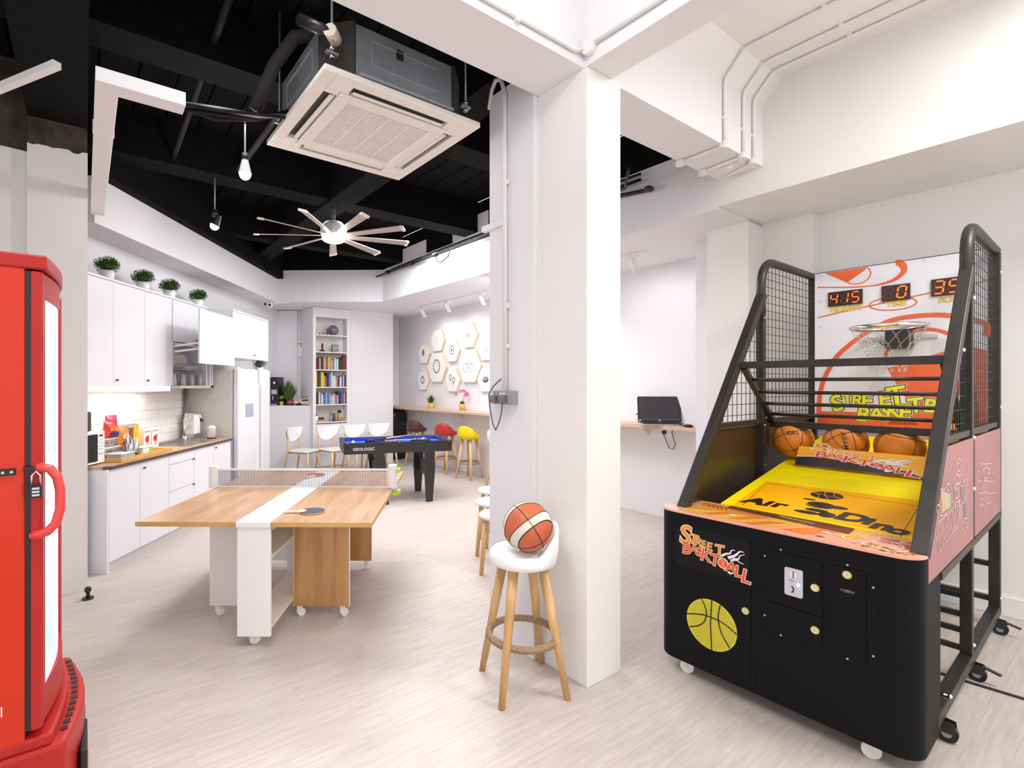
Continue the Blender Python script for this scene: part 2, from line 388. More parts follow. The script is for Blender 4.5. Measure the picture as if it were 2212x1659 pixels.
tag(gtube('drain_pipe', mat('dark_insulation', (.03, .026, .026), .8, bump=.4, scale=20), [(.75, 2.86, 2.98), (.82, 2.75, 3.2), (.9, 2.66, 3.33), (1.0, 2.62, 3.36), (1.15, 2.62, 3.36)], .035), 'thick black insulated pipe bending into the air conditioner corner', 'pipe')
tag(gtube('ceiling_pipe', pipe_m, [(-1.6, 2.42, 3.52), (1.0, 2.43, 3.52), (3.9, 2.44, 3.50)], .02), 'thin black pipe crossing above the air conditioner', 'pipe')
tag(gtube('ceiling_pipe', pipe_m, [(.62, 2.5, 3.55), (.62, 3.6, 3.5), (.62, 5.2, 3.42)], .02), 'thin black pipe running away between trunking and air conditioner', 'pipe')
tag(gtube('ceiling_pipe', pipe_m, [(1.05, 3.0, 3.3), (1.05, 4.5, 3.3)], .022), 'short black pipe behind the bright pendant spotlight', 'pipe')
t = tag(empty('wall_conduit', (0, 0, 0), RG), 'black conduit pair along the bulkhead above the bar counter', 'conduit')
MB().tube([(3.88, 7.85, 3.26), (3.88, 5.0, 3.26), (3.88, 2.6, 3.26)], .014, 8).build('conduit_run', pipe_m, t)
MB().tube([(3.88, 7.0, 3.29), (3.88, 5.0, 3.31), (3.88, 2.6, 3.31)], .012, 8).build('conduit_run', pipe_m, t)
for v_ in (7.1, 6.4, 5.75): MB().cyl((3.88, v_-.04, 3.265), (3.88, v_+.04, 3.265), .03).build('clamp', blk_m, t)
MB().tube([(3.88, 5.75, 3.26), (3.87, 5.7, 3.17), (3.87, 5.6, 3.13), (3.88, 5.45, 3.18), (3.88, 5.4, 3.28)], .008, 6).build('cable_loop', blk_m, t)
t = tag(empty('wall_conduit', (0, 0, 0), RG), 'black cables and switch under the far end of the right beam', 'cable')
MB().tube([(3.9, 2.5, 3.15), (3.9, 2.9, 3.2), (3.85, 3.3, 3.2), (3.7, 3.6, 3.05)], .018, 8).build('cable', blk_m, t)
MB().tube([(3.5, 2.45, 3.2), (3.8, 2.7, 3.2), (3.93, 3.4, 3.22)], .014, 8).build('cable', blk_m, t)
MB().sph((3.85, 2.5, 3.14), .04, sq=(1.2, 1, .6)).build('junction', blk_m, t)
# conduits on the white beams
def conduit(label, pts, r=.011, saddles=(), m=rwall_m, cat='conduit'):
    t = tag(empty('white_conduit', (0, 0, 0), RG), label, cat); MB().tube(pts, r, 10).build('pipe', m, t)
    for p in saddles: bx('saddle_clip', m, p[0]-p[3], p[0]+p[3], p[1]-p[4], p[1]+p[4], p[2]-p[5], p[2]+p[5], t, .002)
    return t
for i, (uu, nm) in enumerate(((3.39, 'leftmost'), (3.65, 'middle'), (3.80, 'rightmost'))):
    conduit(nm+' of three white conduits bending from the beam up onto the ceiling', [(uu, 1.652, 3.09), (uu, 1.652, 3.46), (uu, 1.64, 3.50), (uu, 1.54, 3.61), (uu, 1.49, 3.625), (uu, .8, 3.627), (uu, -1.0, 3.627)], .011,
            [(uu, 1.655, 3.24, .018, .012, .012), (uu, 1.1, 3.63, .02, .012, .014), (uu, .45, 3.63, .02, .012, .014)])
t = tag(empty('conduit_junctions', (0, 0, 0), RG), 'white conduit elbows and box under the end of the long beam', 'conduit')
MB().tube([(3.39, 1.652, 3.09), (3.39, 1.67, 3.055), (3.39, 1.95, 3.055)], .012, 8).build('elbow', rwall_m, t)
MB().tube([(3.65, 1.652, 3.09), (3.65, 1.67, 3.055), (3.68, 1.95, 3.055)], .013, 8).build('elbow', rwall_m, t)
MB().tube([(3.80, 1.652, 3.09), (3.80, 1.67, 3.05), (3.90, 1.9, 3.05)], .013, 8).build('elbow', rwall_m, t)
for a, b in ((3.39, 1.66), (3.39, 1.96), (3.65, 1.66), (3.68, 1.95), (3.80, 1.66), (3.74, 1.8)): MB().cyl((a, b, 3.035), (a, b, 3.07), .032, n=16).build('junction_box', rwall_m, t)
bx('blank_plate', rwall_m, 3.72, 3.93, 1.70, 1.93, 3.06, 3.07, t, .002)
conduit('white conduit along the lower edge of the long beam left of the pillar', [(-.9, 1.652, 3.12), (1.2, 1.652, 3.12), (1.93, 1.652, 3.12), (1.985, 1.64, 3.14)], .010, [(1.55, 1.655, 3.12, .012, .012, .02)])
conduit('white conduit along the beam that runs over the pillar to the front', [(1.998, 1.62, 3.15), (1.998, .5, 3.13), (1.998, -1, 3.13)], .010, [(2.0, .95, 3.13, .012, .012, .02)])
tag(MB().cyl((1.975, 1.62, 3.14), (2.02, 1.62, 3.14), .035, n=16).build('junction_box', rwall_m, rz=RG), 'round white junction box where the conduits meet above the pillar', 'junction box')
t = tag(empty('junction_box', (0, 0, 0), RG), 'round white junction box with loose cream cables on the right ceiling', 'junction box')
MB().cyl((3.66, .62, CW), (3.66, .62, CW-.02), .06, n=20).build('base', rwall_m, t)
for i in range(4): MB().tube([(3.66+.03*cos(i*1.6), .62+.03*sin(i*1.6), CW-.02), (3.66+.05*cos(i*2+1), .62+.05*sin(i*2+1), CW-.05), (3.66-.04*cos(i*1.6), .62-.03*sin(i), CW-.03)], .006, 6).build('cable', mat('cream_cable', (.7, .62, .5)), t)
t = tag(empty('pipe_flange', (0, 0, 0), RG), 'white pipe with round flange at the edge of the long beam, top of the picture', 'pipe')
MB().cyl((.40, 2.0, 3.055), (.40, 2.0, 3.08), .062, n=24).build('flange', wall_m, t)
MB().tube([(.40, 1.99, 3.05), (.42, 1.85, 3.05), (.5, 1.6, 3.05)], .016, 10).build('pipe', wall_m, t)
tag(MB().bar((-.70, 3.93, 2.95), (-.10, 2.92, 2.95), .035, .03).build('light_batten', whp_m, rz=RG), 'slim white batten hanging at the far upper left', 'light')
# conduit on the pillar stub, socket box and its cable
t = conduit('white conduit down the pillar with hooked top', [(1.985, 2.36, 3.16), (1.98, 2.33, 3.26), (1.966, 2.28, 3.29), (1.964, 2.23, 3.27), (1.964, 2.20, 3.18), (1.964, 2.192, 1.46)], .013, [(1.968, 2.192, z_, .008, .026, .013) for z_ in (2.66, 1.95, 1.72)])
t = tag(empty('socket_box', (0, 0, 0), RG), 'grey surface socket box on the pillar with plug', 'socket')
bx('box', grey_m, 1.945, 1.98, 2.105, 2.285, 1.385, 1.463, t, .004)
bx('switch', whp_m, 1.940, 1.946, 2.20, 2.215, 1.44, 1.452, t); bx('switch', whp_m, 1.940, 1.946, 2.175, 2.19, 1.44, 1.452, t)
bx('plug', mat('dark_grey_plug', (.16, .17, .18)), 1.915, 1.946, 2.155, 2.205, 1.392, 1.435, t, .005)
bx('plug', mat('dark_grey_plug', (.16, .17, .18)), 1.915, 1.946, 2.235, 2.275, 1.392, 1.435, t, .005)
tag(MB().tube([(1.93, 2.18, 1.395), (1.93, 2.19, 1.33), (1.93, 2.215, 1.27), (1.93, 2.24, 1.235), (1.93, 2.265, 1.27), (1.93, 2.29, 1.36), (1.93, 2.30, 1.44), (1.94, 2.27, 1.49), (1.955, 2.22, 1.53)], .005, 6).build('power_cable', mat('dark_grey_plug', (.16, .17, .18)), rz=RG), 'grey cable looping below the socket box on the pillar', 'cable')
bx2 = tag(bx('wall_clip', wall_m, 1.955, 1.985, 2.20, 2.40, 2.42, 2.455, rz=RG, bev=.003), 'small white strip across the pillar edge halfway up', 'cable cover')
# ------------------------------------------------------------ air conditioner
ac = tag(empty('air_conditioner', (*g2w(1.357, 2.70), 2.95), RG), 'cream ceiling cassette air conditioner with exposed steel body', 'air conditioner')
pm_ = MB()
for a in (0, 1, 2, 3):
    pm_.M = Matrix.Rotation(a*pi/2, 4, 'Z')
    pm_.prism([(-.46, .395), (.395, .395), (.395, .46), (-.46, .46)], 0, .03)
    pm_.box(-.325, -.285, .325, .395, .0, .03); pm_.box(.285, .395, .325, .395, 0, .03)
pm_.M = None
pm_.build('panel', acw_m, ac, .004)
MB().box(-.40, .40, -.40, .40, .03, .045).build('slot_recess', mat('slot_shadow_grey', (.10, .095, .09), .7), ac)
fr = MB()
for a in range(4):
    fr.M = Matrix.Rotation(a*pi/2, 4, 'Z'); fr.box(-.322, .255, .255, .322, -.004, .025)
fr.M = None; fr.build('grille_frame', acw_m, ac, .003)
g = MB()
for i in range(26): y = -.25+i*.02; g.box(-.255, .255, y-.0065, y+.0065, .002, .014)
for x in (-.13, 0, .13): g.box(x-.004, x+.004, -.255, .255, .0, .016)
tag(g.build('grille_slats', acw_m, ac), kind='stuff')
bx('filter', mat('tan_filter', (.50, .36, .27), .8), -.255, .255, -.255, .255, .017, .024, ac)
for a in range(4):
    v_ = MB(); v_.M = Matrix.Rotation(a*pi/2, 4, 'Z')
    pr = [(.330, .006), (.342, -.002), (.358, -.001), (.360, .004), (.345, .008), (.334, .014)]
    v_.prism(pr, -.27, .27, 'x'); v_.build('vane', acw_m, ac)
oc = [(-.42, -.29), (-.29, -.42), (.29, -.42), (.42, -.29), (.42, .29), (.29, .42), (-.29, .42), (-.42, .29)]
MB().prism(oc, .045, .305).build('body', galv_m, ac, .003)
ck = mat('black_foam', (.03, .025, .022), .9)
for sx, sy in ((-1, -1), (1, -1), (1, 1), (-1, 1)):
    MB().prism([(sx*.424, sy*.288), (sx*.288, sy*.424), (sx*.30, sy*.43), (sx*.43, sy*.30)], .05, .308).build('corner_panel', ck, ac)
    MB().cyl((sx*.40, sy*.40, .10), (sx*.40, sy*.40, .80), .006, n=8).build('hanger_rod', galv_m, ac)
    MB().box(sx*.40-.03, sx*.40+.03, sy*.40-.012, sy*.40+.012, .12, .13).build('hanger_bracket', galv_m, ac)
    for dz in (.10, .14): MB().cyl((sx*.40, sy*.40, dz), (sx*.40, sy*.40, dz+.012), .014, n=6).build('nut', stl_m, ac)
q = MB()
for z_ in (.13, .25): q.box(-.20, .20, -.424, -.42, z_, z_+.004)
for x in (-.20, .196): q.box(x, x+.004, -.424, -.42, .13, .254)
q.box(-.27, .29, -.44, -.42, .05, .065); q.box(-.424, -.42, -.2, .2, .13, .134); q.box(-.424, -.42, -.2, .2, .25, .254); q.box(-.424, -.42, -.2, -.196, .13, .254); q.box(-.424, -.42, .196, .2, .13, .254)
tag(q.build('pressed_ribs', mat('bright_galvanised', (.5, .52, .55), .4, .6), ac), kind='stuff')
bx('service_hole', blp_m, -.06, -.02, -.4235, -.42, .215, .265, ac)
MB().cyl((-.36, -.36, .22), (-.42, -.42, .22), .032, n=14).build('taped_pipe_end', mat('cream_tape', (.72, .64, .55), .8, bump=.5, scale=60), ac)
MB().tube([(-.40, -.40, .22), (-.46, -.36, .25), (-.50, -.25, .33)], .028, 12).build('flexible_hose', blk_m, ac)
# ------------------------------------------------------------ ceiling fan
fan = tag(empty('ceiling_fan', (-1.248, 5.40, 3.05)), 'large nine-bladed ceiling fan with glowing round lamp', 'ceiling fan')
MB().lathe([(.02, .18), (.09, .16), (.13, .12), (.14, .05), (.12, -.005)], n=28).build('motor_housing', whm_m, fan)
MB().cyl((0, 0, .17), (0, 0, .70), .016).build('down_rod', blk_m, fan)
MB().lathe([(.105, -.004), (.118, -.02), (.10, -.035), (.05, -.045), (.005, -.048)], n=28).build('lamp_disc', lamp_m, fan)
bl_m = mat('champagne_metal', (.50, .41, .36), .35, .3, var=.03)
tp_m = mat('cream_tip', (.75, .66, .52), .5)
for a in (-135, -97.5, -57, -20, 20, 63, 103, 143, 184):
    b = MB(); b.M = Matrix.Rotation(radians(a), 4, 'Z') @ Matrix.Rotation(radians(-16), 4, 'X')
    b.prism([(.10, -.030), (.79, -.045), (.79, .045), (.10, .030)], .02, .028); o = b.build('blade', bl_m, fan)
    b = MB(); b.M = Matrix.Rotation(radians(a), 4, 'Z') @ Matrix.Rotation(radians(-16), 4, 'X')
    b.prism([(.785, -.047), (.82, -.035), (.815, .047), (.785, .047)], .012, .031); b.build('blade_tip', tp_m, o)
lamp('fan_lamp_light', 'AREA', (-1.248, 5.40, 2.985), 9, .2, (1, .97, 1))
# ------------------------------------------------------------ pendant spots and track lights
def pendant(label, x, y, ztop, zl, power, tilt, big):
    t = tag(empty('pendant_spotlight', (x, y, 0)), label, 'light')
    MB().cyl((0, 0, zl+.13), (0, 0, ztop), .006, n=8).build('rod', whm_m if big else galv_m, t)
    MB().cyl((0, 0, zl+.10), (0, 0, zl+.16), .022, n=12).build('socket', blk_m, t)
    hd = MB(); hd.M = Matrix.Translation((0, 0, zl+.02)) @ Matrix.Rotation(tilt, 4, 'Y'); hd.cyl((0, 0, .10), (0, 0, -.0), .02, .042, n=16, cap=False).build('shade', blk_m if not big else whm_m, t)
    hd = MB(); hd.M = Matrix.Translation((0, 0, zl+.02)) @ Matrix.Rotation(tilt, 4, 'Y'); hd.sph((0, 0, -.005), .038).build('bulb', lamp_m, t)
    lamp('pendant_light', 'POINT', (x+.06*sin(-tilt)*1.6, y, zl-.07), power, .05, (1, .98, 1))
pendant('nearer pendant spotlight with a large glaring bulb left of the air conditioner', -1.43, 3.53, 3.36, 2.94, 9, 0, True)
pendant('small pendant spotlight on a thin rod, beyond the glaring one', -2.16, 4.65, 3.60, 2.93, 1.5, radians(25), False)
def track(label, u, v0, v1, heads, power):
    t = tag(empty('track_light', (0, 0, 0), RG), label, 'track light')
    bx('track', whm_m, u-.017, u+.017, v0, v1, 2.828, 2.85, t, .002)
    for v_ in heads:
        bx('adapter', whm_m, u-.018, u+.018, v_-.06, v_+.06, 2.805, 2.828, t, .003)
        MB().cyl((u, v_, 2.805), (u, v_, 2.775), .008, n=8).build('stem', whm_m, t)
        h = MB().cyl((u-.03, v_, 2.80), (u+.055, v_, 2.665), .032, n=16).build('spot_head', whm_m, t)
        x, y = g2w(u+.03, v_)
        d = lamp('track_spot', 'SPOT', (x, y, 2.645), power, .04, (1, .98, .97), spot=radians(150))
        d.rotation_euler = Vector((g2w(5.31, v_)[0]-x, g2w(5.31, v_)[1]-y, -1.0)).to_track_quat('-Z', 'Y').to_euler()
track('white track with three spot heads over the hexagon pictures', 4.73, 5.2, 7.50, (7.42, 6.69, 5.81), 9)
track('short white track with one spot head over the laptop shelf', 4.60, 3.02, 3.6, (3.18,), 8)
# ------------------------------------------------------------ bar counter along the art wall
t = tag(empty('bar_counter', (0, 0, 0), RG), 'long pale wooden bar counter fixed to the art wall and laptop alcove', 'counter')
bx('counter_top', cnt_m, 4.95, 5.305, 2.575, 9.235, 1.02, 1.06, t, .003)
for v_ in (8.1, 7.05, 6.0, 4.9, 3.45):
    MB().prism([(5.305, 1.02), (5.12, 1.02), (5.305, .90)], v_-.006, v_+.006, 'y').build('bracket', whm_m, t)
art = mat('ink_grey', (.07, .07, .08), .7); artl = mat('light_ink', (.32, .32, .35), .7); ppr = mat('white_print_board', (.88, .88, .87), .5, var=.01)
def vpx(px, u):
    a = (px-975)/1100; Y = u/(.8112*a+.5848); return (-.5848*a+.8112)*Y, Y
HX = [(916, 764, .36, 'helmet'), (945.4, 735, .40, 'tick'), (943.9, 794, .54, 'coin'), (976.8, 757.6, .39, 'ring'), (914, 822, .36, 'ball'), (977.6, 822, .39, 'bats'), (1012.8, 724.6, .41, 'rider'), (1014.4, 790.5, .56, 'bicycle'), (1050, 752.9, .38, 'shoe'), (1050, 820, .39, 'puck')]
HL = {'helmet': 'small hexagon picture of a dark helmet, upper left end of the group', 'tick': 'nearly blank hexagon picture above the big coin picture', 'coin': 'large hexagon picture of a round watch face', 'ring': 'small hexagon picture of a round wheel, centre of the group', 'ball': 'small hexagon picture of a round ball, lower left end of the group', 'bats': 'small hexagon picture of two rackets, bottom middle', 'rider': 'topmost hexagon picture with a small running figure', 'bicycle': 'large hexagon picture of a bicycle', 'shoe': 'hexagon picture of a pale sketch cut by the pillar edge, upper right', 'puck': 'hexagon picture of a dark tilted disc beside the pillar, lower right'}
for px, py, Hh, kind in HX:
    v_, Y = vpx(px, 5.27); z_ = 1.5+(830-py)*Y/1100
    t = tag(empty('hexagon_picture', (*g2w(5.307, v_), z_), RG), HL[kind], 'picture', 'hexagon pictures over the bar counter')
    R = Hh/2/cos(pi/6)
    hexp = [(R*cos(i*pi/3), R*sin(i*pi/3)) for i in range(6)]
    MB().prism(hexp, -.045, -.001, 'x').build('wooden_frame', mat('pale_ply', (.78, .62, .44), .5, var=.08), t)
    pbd = MB().prism([(a*.955, b*.955) for a, b in hexp], -.0475, -.045, 'x').build('print_board', ppr, t)
    MM = Matrix(((0, 0, -1, -.0485), (-1, 0, 0, 0), (0, 1, 0, 0), (0, 0, 0, 1)))   # local x -> -v, y -> z
    d = MB(); dl = MB(); s = Hh
    if kind == 'helmet': flat(d, arc(-.01, .05*s, .10*s, .17*s, 0, 360, 16), MM); pline(dl, arc(.0, .05*s, .06*s, .1*s, 0, 300, 12), .02*s, MM)
    if kind == 'tick': pline(dl, [(-.12*s, -.18*s), (.0, .02*s), (.02*s, .12*s)], .008*s, MM)
    if kind == 'coin': pline(d, arc(0, .04*s, .19*s, .22*s, 0, 360, 28), .035*s, MM, True); [flat(d, arc(.12*s*cos(k), .04*s+.14*s*sin(k), .012*s, .02*s, 0, 360, 6), MM) for k in (0, .8, 1.6, 2.4, 3.2, 4, 4.8, 5.6)]
    if kind == 'ring': pline(d, arc(0, .03*s, .17*s, .19*s, 0, 360, 24), .03*s, MM, True); flat(d, arc(0, .03*s, .05*s, .06*s, 0, 360, 10), MM); pline(d, [(-.15*s, .03*s), (.15*s, .03*s)], .01*s, MM)
    if kind == 'ball': pline(d, arc(0, .03*s, .15*s, .18*s, 0, 360, 20), .05*s, MM, True); pline(d, arc(-.04*s, .03*s, .1*s, .15*s, -60, 90, 8), .02*s, MM)
    if kind == 'bats': [(pline(d, arc(cx*s, cy*s, .08*s, .12*s, 0, 360, 16), .035*s, MM, True), pline(d, [(cx*s, (cy-.12)*s), (cx*s*.2, (cy-.32)*s)], .02*s, MM)) for cx, cy in ((-.13, .15), (.12, .02))]
    if kind == 'rider': [flat(d, arc(cx*s, cy*s, .022*s, .04*s, 0, 360, 8), MM) for cx, cy in ((.02, .09), (.04, .03), (-.06, -.02), (.10, -.03), (-.1, .02), (.02, -.06))]
    if kind == 'bicycle':
        for cx in (-.17, .17): pline(dl, arc(cx*s, -.05*s, .12*s, .13*s, 0, 360, 20), .014*s, MM, True)
        pline(dl, [(-.17*s, -.05*s), (-.08*s, .08*s), (.1*s, .08*s), (.0, -.06*s), (-.08*s, .08*s)], .012*s, MM); pline(dl, [(.17*s, -.05*s), (.09*s, .13*s), (.14*s, .15*s)], .012*s, MM); pline(dl, [(-.12*s, .12*s), (-.04*s, .12*s)], .02*s, MM); pline(dl, [(-.17*s, -.05*s), (0, -.06*s)], .012*s, MM)
    if kind == 'shoe': pline(dl, [(-.12*s, .18*s), (-.1*s, -.08*s), (.12*s, -.1*s), (.1*s, -.02*s), (-.02*s, .02*s), (-.04*s, .18*s)], .014*s, MM); pline(dl, [(-.1*s, -.12*s), (.12*s, -.13*s)], .02*s, MM)
    if kind == 'puck': flat(d, arc(0, 0, .19*s, .13*s, 0, 360, 18), MM); flat(dl, arc(-.02*s, .035*s, .15*s, .085*s, 0, 360, 16), Matrix.Translation((-.0008, 0, 0)) @ MM)
    if d.v: d.build('drawing', art, pbd)
    if dl.v: dl.build('pale_drawing', artl, pbd)
# ------------------------------------------------------------ plants
def leaves(n, r, h, w, seed, spread=1., base=0., up=.35, curve=.4):
    R_ = random.Random(seed); m = MB()
    for i in range(n):
        a = R_.uniform(0, 2*pi); q = R_.random()**.6*r*spread; hh = h*R_.uniform(.55, 1)*(1-.35*q/(r*spread+1e-6))
        d = Vector((cos(a), sin(a), 0)); b = Vector((-sin(a), cos(a), 0)); p0 = d*q*.3+Vector((0, 0, base)); p1 = d*q*.75+Vector((0, 0, base+hh*.65)); p2 = d*q*(1+curve*.3)+Vector((0, 0, base+hh))
        m.add([p0-b*w*.3, p0+b*w*.3, p1+b*w*.5, p2, p1-b*w*.5], [(0, 1, 2, 3, 4)])
    return m
def bush(n, r, c, w, seed):
    R_ = random.Random(seed); m = MB(); m.sph(c, r*.62, 12, 8, (1, 1, .8))
    for i in range(n):
        d = Vector((R_.gauss(0, 1), R_.gauss(0, 1), R_.gauss(.15, .8))).normalized(); p = Vector(c)+Vector((d.x*r, d.y*r, d.z*r*.75))*R_.uniform(.4, 1.05)
        b = d.cross(Vector((R_.random(), R_.random(), R_.random()))).normalized(); e = (d+Vector((0, 0, .5))+b*R_.uniform(-.8, .8)).normalized()
        m.add([p-b*w*.5, p+e*w*.6-b*w*.1, p+e*w*2.0, p+b*w*.5+e*w*.4], [(0, 1, 2, 3)])
    return m
def pot_plant(label, loc, pr, ph, potm, fol, folm, cat='plant', group=None):
    t = tag(empty('potted_plant', loc), label, cat, group)
    MB().lathe([(pr*.72, 0), (pr*.78, ph*.1), (pr, ph), (pr*.9, ph), (pr*.85, ph*.85)], n=20).build('pot', potm, t)
    MB().cyl((0, 0, ph*.5), (0, 0, ph*.86), pr*.86, n=16).build('soil', mat('soil', (.06, .04, .03), .9), t)
    tag(fol.build('foliage', folm, t), kind='stuff'); return t
def kz(px, xk):
    c_, s_ = cos(RK), sin(RK); a = (px-975)/1100; Y = xk/(a*c_+s_); X = a*Y; return -X*s_+Y*c_, Y
for i, (px, nm) in enumerate(((231, 'leftmost of the four on the wall cabinets'), (309, 'second from the left on the wall cabinets'), (366, 'third from the left on the wall cabinets'), (428, 'rightmost of the four on the wall cabinets'))):
    yk, Y = kz(px, -3.16)
    pot_plant('small bushy green plant in a white pot, '+nm, (*k2w(-3.16, yk), 2.42), .064, .085, whp_m, bush(1300, .092, (0, 0, .135), .012, 10+i), leaf_m, group='potted plants on the wall cabinets')
yk = 7.17
pot_plant('small sprawling plant in a white pot on the white fridge', (*k2w(-2.86, yk-.08), 1.681), .055, .05, whp_m, bush(380, .09, (0, 0, .10), .013, 21), mat('grey_green_leaf', (.12, .17, .10), .6, var=.4, scale=40))
ypot = mat('yellow_pot', (.66, .40, .08), .5, var=.1)
v_, Y = vpx(931, 5.15)
pot_plant('spiky green plant in a yellow pot at the left of the bar counter', (*g2w(5.15, v_), 1.06), .062, .10, ypot, leaves(60, .10, .22, .016, 31, 1, .08), leaf_m)
v_, Y = vpx(999, 5.15)
t = tag(empty('potted_orchid', (*g2w(5.15, v_), 1.06)), 'magenta orchid in a yellow pot on the bar counter', 'plant')
MB().lathe([(.045, 0), (.062, .11), (.055, .11), (.05, .1)], n=20).build('pot', ypot, t)
leaves(12, .06, .10, .04, 33, 1, .08).build('leaf_cluster', leaf_m, t)
MB().tube([(0, 0, .08), (.01, 0, .2), (.03, .01, .3), (.0, .02, .34), (-.1, .03, .29)], .003, 6).build('stem', leaf_m, t)
for i, (x, z) in enumerate(((.06, .30), (.02, .33), (.09, .27), (-.03, .32), (-.11, .27), (.05, .25))):
    fl = MB(); fl.M = Matrix.Translation((x, -.01, z)) @ Matrix.Rotation(pi/2, 4, 'X')
    for k in range(5): a = k*2*pi/5+i; fl.prism([(0, 0), (.028*cos(a-.4), .028*sin(a-.4)), (.034*cos(a), .034*sin(a)), (.028*cos(a+.4), .028*sin(a+.4))], -.002, .002)
    fl.build('blossom', mat('magenta_petal', (.50, .03, .28), .5, var=.2), t)
v_, Y = vpx(1026, 5.2)
t = tag(empty('tea_light_cup', (*g2w(5.2, v_), 1.06)), 'tiny white cup with dark centre on the bar counter by the pillar', 'cup')
MB().lathe([(.03, 0), (.036, .04), (.032, .04), (.028, .01)], n=16).build('cup', whp_m, t); MB().cyl((0, 0, .03), (0, 0, .045), .014).build('dark_content', blp_m, t)
# things on the half wall
def kp(xk, yk, z): x, y = k2w(xk, yk); return (x, y, z)
pot_plant('tall tufted ornamental grass in a dark pot on the half wall', kp(-3.12, 9.05, 1.125), .085, .09, blp_m, leaves(300, .17, .46, .014, 41, 1, .06), leaf2_m)
pot_plant('little yellow-potted plant between the coffee machine and the tall grass', kp(-3.20, 8.91, 1.125), .035, .07, ypot, bush(70, .05, (0, 0, .14), .014, 42), mat('yellow_green_leaf', (.25, .35, .06), .6, var=.3))
t = tag(empty('water_dispenser', kp(-3.315, 9.0, 1.125), RK), 'black hot-drink machine on the half wall beside the white fridge', 'drink machine')
bx('body', blp_m, -.06, .075, -.12, .14, 0, .50, t, .006); bx('spout_panel', stl_m, -.05, .05, -.135, -.12, .20, .28, t, .003)
bx('drip_tray', grey_m, -.05, .05, -.15, -.12, .0, .03, t, .003); MB().cyl((.0, -.128, .40), (.0, -.118, .40), .02).build('button', whp_m, t)
MB().cyl((-.015, -.15, .10), (-.015, -.15, .17), .012).build('nozzle', stl_m, t)
t = tag(empty('toy_figure', kp(-3.04, 8.9, 1.125), RK), 'small red and white toy vehicle below the tall grass', 'toy')
MB().sph((0, 0, .05), .05, sq=(1.2, .7, .8)).build('body', mat('toy_red', (.42, .06, .05)), t); MB().sph((.10, 0, .05), .04, sq=(1, .7, .9)).build('front', mat('toy_pink', (.7, .45, .5)), t)
for x in (-.05, .04, .12): MB().cyl((x, -.04, .018), (x, .04, .018), .018).build('wheel', blp_m, t)
t = tag(empty('model_car', kp(-2.78, 8.97, 1.125), RK), 'small cream and dark model car on the half wall', 'model car')
MB().prism([(-.16, .02), (.16, .02), (.16, .06), (.10, .075), (.05, .12), (-.07, .125), (-.11, .08), (-.16, .07)], -.05, .05, 'y').build('body', mat('model_cream', (.62, .50, .36), .4, var=.3, scale=20), t, .008)
MB().box(-.06, .05, -.052, .052, .08, .105).build('window_band', blp_m, t)
for x in (-.10, .10): MB().cyl((x, -.06, .025), (x, .06, .025), .027).build('wheel', blp_m, t)
MB().tube([(-.1, 0, .125), (-.02, 0, .15), (.08, 0, .13)], .005, 6).build('roof_rack', mat('toy_red', (.42, .06, .05)), t)
# wall fittings near the half wall
t = tag(empty('cctv_camera', kp(-3.16, 8.25, 2.80), RK), 'white dome security camera under the bulkhead corner', 'camera')
MB().cyl((0, 0, .04), (0, 0, .01), .05, n=20).build('base', whp_m, t); MB().sph((.02, -.03, -.01), .045).build('housing', whp_m, t); MB().sph((.03, -.065, -.015), .022).build('lens', blp_m, t); MB().box(.06, .32, -.012, .012, .02, .04).build('cable_cover', whp_m, t); MB().sph((-.07, 0, .01), .02).build('joint', blp_m, t)
t = tag(empty('air_remote', kp(-2.965, 9.275, 2.17), RK), 'white remote control holder on the wall left of the bookcase', 'remote control')
bx('holder', whp_m, -.06, .06, -.03, 0, -.16, .10, t, .006); bx('remote', whp_m, -.045, .045, -.045, -.028, -.10, .13, t, .006)
bx('display', grey_m, -.03, .03, -.047, -.044, .05, .09, t); bx('button', blp_m, .0, .025, -.047, -.044, .01, .03, t)
# black padded case in the dark nook
t = tag(empty('instrument_case', (*g2w(5.08, 9.0), 0), RG), 'black padded case standing under the far end of the bar counter', 'bag')
MB().prism(rrect(-.14, .20, 0, .98, .15), -.16, .14, 'y').build('case_body', blp_m, t, .04)
MB().prism(rrect(-.08, .14, .12, .6, .08), -.19, -.16, 'y').build('pocket', mat('black_fabric', (.01, .01, .01), .9), t, .02)
MB().tube([(-.02, -.17, .8), (.03, -.22, .78), (.08, -.17, .8)], .008, 8).build('handle', blp_m, t)
MB().cyl((.1, -.195, .7), (.1, -.16, .7), .012).build('zip_pull', stl_m, t)
# ------------------------------------------------------------ bookcase and its things (grid frame)
bc = tag(empty('bookcase', (*g2w(3.218, 8.57), 0), RG), 'tall built-in white bookcase with open shelves above plain doors', 'bookcase')
sh_m = mat('white_shelf', (.82, .79, .77), .4, var=.01); lin_m = mat('bookcase_lining', (.78, .73, .68), .5, var=.02)
bx('side_panel', wall_m, 0, .055, 0, .66, 0, 2.845, bc, .002); bx('side_panel', wall_m, .635, .71, 0, .70, 0, 2.845, bc, .002)
bx('top_fascia', wall_m, .055, .635, 0, .30, 2.68, 2.845, bc, .002); bx('back_panel', lin_m, .055, .635, .29, .31, .8, 2.7, bc)
SHZ = [.815, 1.128, 1.434, 1.74, 2.055, 2.355]
for z_ in SHZ: bx('shelf', sh_m, .055, .635, .005, .29, z_, z_+.018, bc, .001)
for a, b in ((.055, .343), (.347, .635)): bx('door', wall_m, a, b, -.012, .006, .06, .80, bc, .002)
bx('plinth', wall_m, .055, .635, .02, .05, 0, .06, bc)
